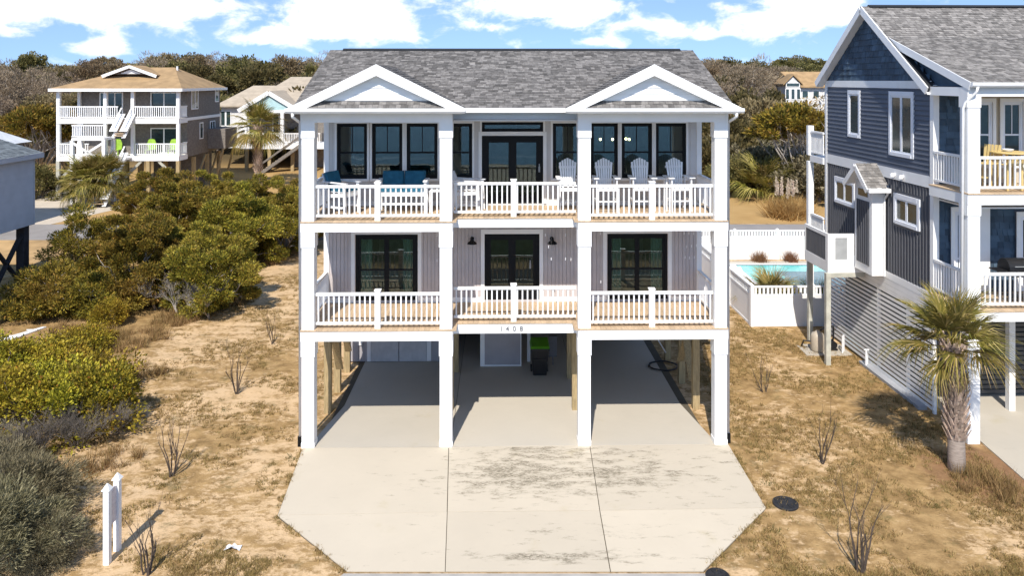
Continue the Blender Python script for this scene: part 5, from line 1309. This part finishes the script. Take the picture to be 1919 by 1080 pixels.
# cedars and shrubs of the sandy lot on the left
CED = []
for i, (rx, rz, n, zc) in enumerate(((2.3, 1.95, 52000, 1.55), (2.6, 2.2, 58000, 1.75), (1.5, 2.2, 26000, 1.7), (1.9, 1.2, 29000, .85))):
    me, cc = crown('cedar_crown', 100+i, n, rx, rx*.95, rz, 84, .46, .145, .046, CEDAR, zc, low=-.98, hollow=.40, squash=.6)
    CED.append((me, limbs('cedar_limbs', 120+i, cc, .12, PALEBARK, .35, (.1, .1), n=22, wob=.4)))
cedars = [(395, 578, 0, .95, .92, 'broad cedar bush casting shade on the sand beside the white house'), (262, 565, 1, .92, .95, 'broad olive cedar bush with bare grey branches showing at its front'),
          (150, 540, 2, .95, 1.0, 'upright narrow cedar with a pointed leader beside the back verge'), (95, 585, 3, 1.0, .95, 'low spreading cedar under the grey stilt house'), (190, 588, 3, .85, .8, 'low cedar clump joined to the broad olive bushes'),
          (330, 498, 1, 1.1, 1.08, 'tall cedar bush in the middle of the thicket'), (430, 500, 0, 1.1, 1.1, 'rounded cedar bush between the thicket and the white house'),
          (528, 478, 0, 1.0, 1.02, 'dark cedar bush tight against the white house'), (470, 450, 1, .9, 1.0, 'cedar bush behind the thicket below the palm'), (300, 440, 1, 1.0, 1.02, 'cedar bush reaching up in front of the stilt house posts'),
          (575, 450, 1, .9, .92, 'cedar bush half hidden behind the white corner column'), (390, 430, 0, 1.0, .96, 'cedar bush at the back of the thicket by the street'), (330, 540, 0, .8, .85, 'bushy cedar filling the gap at the thicket front')]
for i, (px, py, k_, s1, s2, lab) in enumerate(cedars):
    tree('cedar_bush', G(px, py), CED[k_][1], CED[k_][0], lab, 'bush', 'cedar bushes on the sandy lot', i*1.7, (s1, s1, s2))
snag = bare_mesh('bare_branches', 77, 2.4, .75, PALEBARK, 5, 4, .035, up=.2, kids=(3, 4), flare=.9)
for i, (px, py) in enumerate(((300, 575), (345, 590), (400, 592))):
    o = inst('bare_bush', snag, None, G(px, py)+Vector((0, -.35, 0)), (0, 0, i*2.1)); o.scale = (.9, .9, .8); tag(o, 'tangle of bare grey branches at the cedar thicket front', 'bush', 'bare tangles in front of the cedars')
WXM = []
for i, (rx, rz, n) in enumerate(((2.0, .95, 17000), (1.2, .95, 10000), (1.5, .6, 9000))):
    me, cc = crown('wax_crown', 200+i, n, rx, rx*.9, rz, 60, .42, .105, .062, WAX, rz*.72, low=-.55, hollow=.5)
    WXM.append((me, limbs('wax_limbs', 220+i, cc, .06, BARK, .15, n=26)))
DKB = bare_mesh('dark_twigs', 88, 1.5, .7, BARK, 12, 3, .016, up=.3, kids=(4, 6), flare=.9)
for i, (px, py, k_, s1, s2, lab) in enumerate(((75, 805, 0, 1.0, 1.0, 'wide yellow-green shrub with dark twiggy base on the sand'), (185, 800, 1, .95, .95, 'round yellow-green shrub casting a dark shadow on the sand'), (5, 745, 0, .85, .9, 'yellow-green shrub at the edge behind the widest one'),
                              (75, 705, 2, 1.0, .9, 'low olive shrub beside the pale board'), (150, 660, 2, .75, .7, 'small low olive shrub among dry grass'), (160, 735, 2, .9, 1.0, 'low yellow shrub above the round shadowed one'), (205, 612, 1, .55, .62, 'small bright yellow-green bush at the cedar foot'))):
    tree('yellow_shrub', G(px, py), WXM[k_][1], WXM[k_][0], lab, 'shrub', 'yellow-green shrubs on the sand', i*2.3, (s1, s1, s2))
for i, (px, py, s) in enumerate(((150, 840, 1.0), (60, 862, 1.0), (215, 815, .8), (20, 880, .9))):
    o = inst('twig_bush', DKB, None, G(px, py), (0, 0, i*1.3)); o.scale = (s, s, s*.8); tag(o, 'dark twiggy undergrowth at the foot of the yellow shrubs', 'bush', 'dark twigs under the yellow shrubs')
me, cc = crown('grey_crown', 300, 24000, 1.25, 1.2, .9, 60, .34, .13, .016, GREYSH, .62, low=-.5, hollow=.4)
gl_m = limbs('grey_limbs', 301, cc, .05, BARK, .12, n=40)
for i, (px, py, s, lab) in enumerate(((30, 985, .9, 'feathery grey-olive bush beside the yard sign'), (-20, 1075, 1.0, 'feathery grey-olive bush at the road edge'), (85, 1062, .55, 'smaller grey-olive bush nearest the sign posts'), (-10, 930, .8, 'grey-olive bush below the yellow shrubs'))):
    tree('grey_bush', G(px, py), gl_m, me, lab, 'bush', 'grey-olive bushes', i*1.9, (s, s, s))

# leafless saplings
SAP = [bare_mesh('sapling', 400+i, h, sp, TWIG, st, 3, .023, up=1.0, kids=(1, 3), flare=fl_) for i, (h, sp, st, fl_) in enumerate(((2.2, .30, 7, .22), (2.0, .34, 6, .26), (1.9, .28, 5, .30)))]
for i, (px, py, k_, h, lab) in enumerate(((445, 738, 0, 1.75, 'leafless sapling clump between the cedar bushes and the white house'), (322, 893, 1, 1.75, 'leafless sapling clump on the sand beyond the yellow shrubs'), (275, 1078, 1, 1.6, 'leafless sapling clump beside the yard sign'),
                           (512, 646, 2, 1.35, 'thin leafless sapling near the white house left column'), (1432, 737, 2, 1.35, 'thin leafless sapling between the two houses'), (1540, 868, 2, 1.6, 'leafless sapling of two long stems on the right lawn'), (1612, 1072, 0, 2.0, 'leafless sapling clump at the front of the right lawn'))):
    o = inst('leafless_sapling', SAP[k_], None, G(px, py), (0, 0, i*1.1)); s = h/(2.0, 1.9, 1.7)[k_]; o.scale = (s, s, s*.92); tag(o, lab, 'sapling', 'leafless saplings planted round the houses')

# palms
PALML = leaf_mat('palm_blade', [(0, (.11, .11, .022)), (.5, (.24, .21, .042)), (.85, (.38, .30, .075)), (1, (.52, .40, .17))], .3, orand=.2)
PALMD = leaf_mat('dead_palm_blade', [(0, (.22, .14, .07)), (1, (.42, .30, .16))], .2)
BOOT = M('palm_boot', (.40, .30, .235), .95, .3, 7, irand=.38, bump=.5, bscale=25); PTRUNK = M('palm_trunk', (.33, .27, .225), .95, .2, 8, stretch=(1, 1, 7), bump=.6, bscale=14)
def fan_frond(name, seed, R_, petiole, mat, nb=36, arc=2.7, droop=.5):
    """costapalmate leaf along +x; blades split from a curved midrib"""
    rnd = random.Random(seed); mb = MB()
    mb.tube([(0, 0, 0), (petiole*.5, 0, .03), (petiole, 0, -.02)], [.022, .014, .010], 5)
    for i in range(nb):
        u = i/(nb-1)*2-1; a = u*arc/2; L = R_*(1-.28*abs(u)**2)*rnd.uniform(.88, 1.08)
        hub = Vector((petiole+.22*R_*(1-abs(u)), 0, -.02-.05*(1-abs(u)))); d = Vector((math.cos(a), math.sin(a), .22*abs(u)))
        d.normalize(); s = Vector((-math.sin(a), math.cos(a), 0)); wv = .034*R_/.8; pts = []
        for t in (0, .33, .66, 1.0): pts.append(hub+d*L*t+Vector((0, 0, -droop*L*t*t*t*rnd.uniform(.5, 1.3)-.05*t*t))+s*rnd.uniform(-.03, .03)*t)
        ww = (.35, 1.0, .62, .05)
        for j in range(3):
            p, q = pts[j], pts[j+1]; f0 = Vector((0, 0, .35*wv)); 
            mb.quad(p-s*wv*ww[j]/2+f0*ww[j], p+s*wv*ww[j]/2, q+s*wv*ww[j+1]/2, q-s*wv*ww[j+1]/2+f0*ww[j+1])
    return mb.mesh(name, mat)
FR = [fan_frond('frond', 500+i, .80, .65, PALML, droop=dr) for i, dr in enumerate((.25, .45, .75))]
FD = [fan_frond('dead_frond', 510, .62, .5, PALMD, 22, 1.6, .7)]
def palm(name, loc, h, label, group=None, nf=26, sc=1.0, dead=5, rt=.17, seed=1, boots=True, skew=(0, 0), cat='palm', low=112):
    r = empty(name, loc, 0, label, cat, group); rnd = random.Random(seed); topv = Vector((skew[0], skew[1], h))
    prof = [(rt*1.05, -.1), (rt, .3), (rt*.95, h*.45), (rt*1.05, h*.75), (rt*.8, h)]
    tr = MB().tube([Vector((skew[0]*(z/h)**1.5 if z > 0 else 0, skew[1]*(max(z, 0)/h)**1.5, z)) for _, z in prof], [q for q, _ in prof], 14).build('trunk', PTRUNK, r, smooth=True)
    if boots:
        mb = MB(); z = h*.26; i = 0
        while z < h-.02:
            for j in range(9):
                a = j*2*math.pi/9+i*.35; c, s = math.cos(a), math.sin(a); o = Vector((skew[0]*(z/h)**1.5, skew[1]*(z/h)**1.5, z)); rr = rt*1.0
                t = Vector((-s, c, 0)); e = Vector((c, s, 0)); b0 = o+e*rr*.9; tip = o+e*(rr+.11*sc)+Vector((0, 0, .26*sc))+t*rnd.uniform(-.03, .03)
                mb.hexa([b0-t*.055*sc, b0+t*.055*sc, b0+t*.04*sc+e*.03, b0-t*.04*sc+e*.03, tip-t*.018, tip+t*.018, tip+t*.018+e*.018, tip-t*.018+e*.018])
            z += .105*sc; i += 1
        tag(mb.build('boots', BOOT, r), kind='stuff')
    for i in range(nf):
        t = i/nf; a = i*2.39996+rnd.uniform(-.2, .2); el_ = math.radians(78-low*t**1.05+rnd.uniform(-8, 8)); m = FR[0 if t < .3 else (1 if t < .7 else 2)]
        o = inst('frond', m, r, topv-Vector((0, 0, .05+.15*t)), (rnd.uniform(-.3, .3), -el_, a), (sc*rnd.uniform(.85, 1.1),)*3)
    for i in range(dead):
        a = i*6.28/max(dead, 1)+.4; inst('dead_frond', FD[0], r, topv-Vector((0, 0, .25)), (0, math.radians(rnd.uniform(50, 75)), a), (sc*.85,)*3)
    return r
palm('cabbage_palm', G(1793, 882), 3.15, 'cabbage palm with criss-cross trunk in front of the blue house', nf=36, sc=1.04, rt=.20, seed=2, skew=(-.05, .1), dead=4, low=86)
palm('cabbage_palm', G(483, 352)+Vector((0, 0, 0)), 5.6, 'tall cabbage palm in front of the teal-gabled cottage', nf=34, sc=1.9, dead=9, rt=.28, seed=3)
for i, (px, py, h, lab) in enumerate(((165, 386, 1.9, 'short pale palm by the stilt house stair, left of a pair'), (192, 384, 2.2, 'short pale palm directly below the stilt house landing'))):
    palm('short_palm', G(px, py), h, lab, 'short palms by the stilt house', nf=60, sc=1.55, dead=10, rt=.26, seed=5+i)
# mail box posts by the short palms
P_ = G(152, 392)
mbx = MB().box(-.07, .07, -.07, .07, 0, 1.15).box(.32, .46, -.07, .07, 0, 1.15).box(-.12, .52, -.25, .2, 1.15, 1.55).build('mailbox', DKP); mbx.location = P_; tag(mbx, 'dark mailbox pair on posts beside the short palms', 'mailbox')
def palmetto(loc, s, label, n=16, seed=1, group='palmettos'):
    r = empty('palmetto', loc, 0, label, 'palmetto', group); rnd = random.Random(seed)
    for i in range(n):
        t = i/n; inst('frond', FR[i % 3], r, (rnd.uniform(-.1, .1), rnd.uniform(-.1, .1), .1), (rnd.uniform(-.3, .3), -math.radians(80-65*t), i*2.39996), (s,)*3)
palmetto((fc.x+1.55, fc.y+2.0, .02), 1.2, 'palmetto clump behind the pool fence', 22, 3); palmetto((fc.x+3.3, fc.y+1.7, .02), .95, 'smaller palmetto at the pool corner by the blue house', 16, 9)
palmetto(G(1432, 372), 2.6, 'large palmetto at the edge of the wood beyond the back lawn', 24, 4)
palmetto(G(1402, 352), 2.0, 'palmetto in the shrubs behind the larger one', 20, 6)

# grasses
def blades(name, mat, pts, hmin, hmax, w, nb, seed, spread=.06, lean=.5):
    rng = np.random.default_rng(seed); pts = np.repeat(np.asarray(pts, dtype=float), nb, axis=0); n = len(pts)
    p = pts+np.c_[rng.normal(0, spread, n), rng.normal(0, spread, n), np.zeros(n)]; h = rng.uniform(hmin, hmax, (n, 1))
    d = unit_v(np.c_[rng.normal(0, lean, n), rng.normal(0, lean, n), np.ones(n)]); a = rng.uniform(0, 6.28, n); s = np.c_[np.cos(a), np.sin(a), np.zeros(n)]*w
    v = np.stack([p-s-np.array([0, 0, .01]), p+s-np.array([0, 0, .01]), p+d*h], 1).reshape(-1, 3); f = np.arange(n*3).reshape(n, 3)
    return np_mesh(name, v, f, mat)
pg = empty('pampas_grass', G(1478, 408), 0, 'clump of golden pampas grass with pale plumes on the back lawn', 'grass clump')
PLUME = leaf_mat('pampas_plume', [(0, (.50, .40, .30)), (1, (.74, .64, .52))], .2, orand=.02); PAMP = leaf_mat('pampas_leaf', [(0, (.28, .17, .05)), (.6, (.50, .34, .11)), (1, (.62, .47, .19))], .25, orand=.02)
inst('leaves', blades('pampas_leaves', PAMP, [(0, 0, 0)], 1.0, 2.1, .028, 3200, 8, .5, .8), pg, (0, 0, 0))
rng = np.random.default_rng(12)
for i in range(13):
    x, y = rng.uniform(-1.0, .6), rng.uniform(-.5, .5); h = rng.uniform(2.3, 3.0)
    n = 160; t = rng.uniform(0, 1, n); c_ = np.c_[np.full(n, x)+rng.normal(0, .06, n)*(1-t), np.full(n, y)+rng.normal(0, .06, n)*(1-t), h-1.0+t*.85]
    v, f = leaf_quads(c_, unit_v(np.c_[rng.normal(0, .35, n), rng.normal(0, .35, n), np.ones(n)]), .16, .05, rng); inst('plume', np_mesh('plume', v, f, PLUME), pg, (0, 0, 0))
RUST = leaf_mat('rust_grass', [(0, (.12, .055, .03)), (1, (.30, .15, .08))], .2, orand=.05)
for i, (px, py) in enumerate(((1421, 488), (1478, 488))):
    o = inst('dry_tuft', blades('rust_blades', RUST, [(0, 0, 0)], .3, .75, .012, 420, 20+i, .16, .55), None, G(px, py)+Vector((0, -.3, .02))); tag(o, 'rust brown grass tuft against the back pool fence', 'grass tuft', 'rust brown tufts along the pool fence')
# thin dry turf over the sand, thicker beside the thicket and the blue house
rng = np.random.default_rng(7); P = []
def inside(x, y):
    if -5.9 < x < 6.1 and y > -.1 and y < 9.5: return True
    if y < -5.35: return True
    if y <= .1 and abs(x-.25) < 5.95 and abs(x-.25) < 3.7+(y+5.1)*1.05: return True
    if x > 12.3 and y > -2.5 and x < 24 and y < 9: return True
    if x > 12.6+max(0, -(y+2.2))*.3 and y <= -2.2: return True
    return False
tries = 0
while len(P) < 17000 and tries < 300000:
    tries += 1; y = -5.3+rng.random()**1.5*23; x = rng.uniform(-17, 14.5)
    if inside(x, y) or (x > 9.5 and y > 9.5): continue
    q = mnoise.noise((x*.55, y*.8, 1.3))+.55*mnoise.noise((x*1.9, y*2.4, 7.7))+(.22 if x > 5.5 else -.05)
    if q > rng.uniform(-.15, .5): P.append((x, y, hz(x, y)))
EDGE = [[g(567, 843), g(519, 970), g(650, 1074)], [g(1365, 836), g(1436, 955), g(1319, 1074)]]
for e_ in EDGE:
    for (ax, ay), (bx_, by_) in zip(e_, e_[1:]):
        L = math.hypot(bx_-ax, by_-ay); nx_, ny_ = (by_-ay)/L, -(bx_-ax)/L; sgn = 1 if (nx_*(ax-.2) > 0) else -1
        for i in range(int(L*26)):
            t = rng.random(); o_ = sgn*(abs(rng.normal(0, .07))-.015)
            if mnoise.noise((ax+(bx_-ax)*t*2.3, ay+(by_-ay)*t*2.3, 4.4)) > -.15: P.append((ax+(bx_-ax)*t+nx_*o_, ay+(by_-ay)*t+ny_*o_, .0))
tag(inst('grass', blades('grass_blades', STRAW, P, .03, .12, .0085, 15, 31, .035, .8), None, (0, 0, 0)), kind='stuff')
TALL = []
for (px, py, r_, n) in ((250, 640, 1.3, 60), (330, 600, 1.0, 45), (180, 640, .9, 40), (430, 570, .8, 26), (480, 490, 1.6, 70), (260, 700, .9, 24), (120, 620, .6, 14), (520, 475, 1.2, 40), (1870, 930, .8, 22), (1830, 900, .5, 12), (205, 870, .7, 18)):
    c_ = G(px, py)
    for i in range(n): a, q = rng.uniform(0, 6.28), r_*math.sqrt(rng.random()); TALL.append((c_.x+math.cos(a)*q, c_.y+math.sin(a)*q, 0))
tag(inst('tall_dry_grass', blades('tall_blades', STRAW, TALL, .15, .55, .008, 34, 33, .07, .45), None, (0, 0, 0)), kind='stuff')
GRN = leaf_mat('green_tuft', [(0, (.05, .06, .015)), (1, (.15, .15, .04))], .2)
TF = [tuple(G(px, py)) for px, py in ((1430, 862), (1437, 908), (1450, 996), (1582, 1071), (1755, 952), (1596, 873), (1600, 866), (545, 860), (420, 770))]
tag(inst('green_grass', blades('green_blades', GRN, TF, .03, .10, .008, 90, 35, .10, .8), None, (0, 0, 0)), kind='stuff')
# rock specks
# ---------------------------------------------------------------- wood behind
PRO = []
for i, (mat, rx, rz, n, L, Wd, lab, nm) in enumerate((
    (OAK, 3.0, 2.2, 4200, .42, .24, 'dark olive evergreen oak in the wood behind the houses', 'oak_tree'), (OAK, 2.5, 2.4, 3600, .40, .24, 'dark olive evergreen oak in the wood behind the houses', 'oak_tree'),
    (BROWNO, 3.0, 2.2, 4200, .40, .16, 'brown winter-leaved tree in the wood behind the houses', 'brown_tree'), (BROWNO, 2.4, 2.2, 3600, .38, .16, 'brown winter-leaved tree in the wood behind the houses', 'brown_tree'),
    (GREYO, 2.8, 2.3, 4200, .42, .07, 'grey twiggy tree in the wood behind the houses', 'grey_tree'), (GREYO, 2.3, 2.0, 3600, .40, .07, 'grey twiggy tree in the wood behind the houses', 'grey_tree'))):
    me, cc = crown('crown', 600+i, n, rx, rx*.95, rz, 30, .95, L, Wd, mat, 4.6, low=-.45, hollow=.4)
    PRO.append((me, limbs('limbs', 620+i, cc, .17, PALEBARK if mat is GREYO else BARK, 2.0, (.2, 0), n=16, side=4, wob=.7), lab, nm))
rng = np.random.default_rng(44); placed = []; cnt = 0
cells = []
d = 64.0
while d < 190:
    w = 4.9+d*.010; n = int(2*d*.70/w)
    for i in range(n):
        px = -30+(i+rng.uniform(.1, .9))*2000/n; cells.append((px, d+rng.uniform(-2.2, 2.2)))
    d += w*1.02
for px, d in cells:
    x, y = (px-CX)*d/F, d-20
    if 640 < px < 1262: continue
    if px < 640 and d < 82: continue
    if px > 1560: continue
    if px > 1250 and d < 72: continue
    if 1440 < px < 1560 and d > 88 and d < 122: continue            # clearing by the ridge house
    if cnt >= 285: break
    u_ = mnoise.noise((x*.035, y*.035, 9.0))+rng.normal(0, .33)
    k_ = (0 if u_ > .18 else (2 if u_ > -.22 else 4))+int(rng.integers(0, 2)); s = rng.uniform(.72, 1.15); P_ = PRO[k_]
    tree(P_[3], (x, y, hz(x, y)-.2), P_[1], P_[0], P_[2], 'tree', P_[3].replace('_', ' ')+'s of the wood', rng.uniform(0, 6.28), (s, s, s*rng.uniform(.75, 1.15))); cnt += 1
# understorey: one mass of scrub over the slope
rng = np.random.default_rng(51); n = 42000; dd = 78+rng.random(n)**1.3*90; pp = np.where(rng.random(n) < .62, rng.uniform(-30, 650, n), rng.uniform(1255, 1570, n)); X = (pp-CX)*dd/F; Y = dd-20
keep = ~((pp < 640) & (dd < 88)); X, Y = X[keep], Y[keep]
Z = np.array([hz(a, b) for a, b in zip(X, Y)])+rng.random(len(X))**2*2.4*(1+np.array([mnoise.noise((a*.12, b*.12, 2.2)) for a, b in zip(X, Y)]))
v, f = leaf_quads(np.c_[X, Y, Z], unit_v(rng.normal(size=(len(X), 3))+np.array([0, 0, .5])), .55, .26, rng)
tag(inst('undergrowth', np_mesh('undergrowth', v, f, BROWNO), None, (0, 0, 0)), kind='stuff')
# the same wood goes on where the houses hide it and beyond both sides of the picture: one mass
rng = np.random.default_rng(61); C_ = []
for _ in range(420):
    d_ = rng.uniform(80, 170); q = rng.random(); pp_ = rng.uniform(640, 1262) if q < .5 else (rng.uniform(-900, -40) if q < .75 else rng.uniform(1570, 2700)); x, y = (pp_-CX)*d_/F, d_-20
    C_.append((x, y, hz(x, y)+rng.uniform(2.8, 4.2), rng.uniform(2.2, 3.4)))
C_ = np.array(C_); idx = rng.integers(0, len(C_), 90000); e_ = unit_v(rng.normal(size=(len(idx), 3))); r_ = rng.uniform(.5, 1.0, (len(idx), 1))*C_[idx, 3:4]
v, f = leaf_quads(C_[idx, :3]+e_*r_*np.array([1, 1, .85]), unit_v(e_+rng.normal(size=e_.shape)*.5), .6, .26, rng)
tag(inst('woodland', np_mesh('woodland', v, f, BROWNO), None, (0, 0, 0)), kind='stuff')
# nearer trees that stand out
BIGC, cc = crown('crown', 700, 11000, 3.3, 2.8, 1.9, 44, .8, .34, .12, CEDAR, 5.6, low=-.25, hollow=.5, squash=.55); BIGL = limbs('limbs', 701, cc, .20, PALEBARK, 1.2, (.4, .2), n=30, side=5, wob=.9)
tree('cedar_tree', G(1490, 372), BIGL, BIGC, 'spreading green cedar with gnarled pale limbs beyond the back lawn', 'tree', None, .3, (1.15, 1.1, 1.0))
tree('cedar_tree', G(70, 350), BIGL, BIGC, 'dark green cedar between the white-roofed house and the stilt house', 'tree', None, 1.3, (1.0, 1.0, .95))
tree('cedar_tree', G(115, 352)+Vector((-1.5, 4, 0)), BIGL, BIGC, 'dark green cedar close behind the stilt house left posts', 'tree', None, 2.6, (.8, .8, .85))
me, cc = crown('crown', 710, 7000, 2.4, 2.2, 1.5, 40, .6, .26, .12, GREYSH, 1.4, low=-.6); SHL = limbs('limbs', 711, cc, .10, BARK, .4, n=16); me2, cc2 = crown('crown', 712, 7000, 2.4, 2.2, 1.5, 40, .6, .26, .12, OAK, 1.4, low=-.6)
for i, (px, py, k_, s, lab) in enumerate(((1385, 366, 1, 1.1, 'dark round shrub at the left end of the back lawn edge'), (1420, 360, 0, 1.25, 'olive brown shrub behind the large palmetto'), (1465, 356, 0, 1.25, 'olive brown shrub behind the pampas grass'), (1512, 372, 1, 1.2, 'dark shrub beside the blue house rear deck'), (1535, 380, 0, 1.2, 'olive shrub close to the blue house rear post'),
                                     (1395, 330, 0, 1.5, 'tall olive shrub on the rise left of the palmettos'), (1445, 322, 1, 1.5, 'tall dark shrub under the gnarled cedar'), (1350, 345, 1, 1.5, 'tall dark shrub just behind the white house corner'), (1530, 335, 0, 1.5, 'tall olive shrub beneath the cedar canopy'),
                                     (80, 372, 1, .85, 'dark shrub by the stilt house drive'), (30, 372, 1, 1.0, 'dark shrub under the white-roofed house'))):
    tree('wild_shrub', G(px, py), SHL, me if k_ == 0 else me2, lab, 'shrub', 'shrubs at the edge of the wood', i*1.4, (s, s, s))
GN = bare_mesh('gnarled_tree', 720, 6.0, .85, PALEBARK, 4, 4, .14, up=.1, kids=(3, 4), flare=.8)
for i, (px, py) in enumerate(((1450, 345), (1385, 300))):
    p_ = G(px, py); o = inst('gnarled_tree', GN, None, (p_.x, p_.y, hz(p_.x, p_.y)-.1), (0, 0, i*2.0)); o.scale = (.8,)*3; tag(o, ('bare gnarled pale tree beneath the spreading cedar', 'bare gnarled pale tree on the slope behind the white house')[i], 'tree')
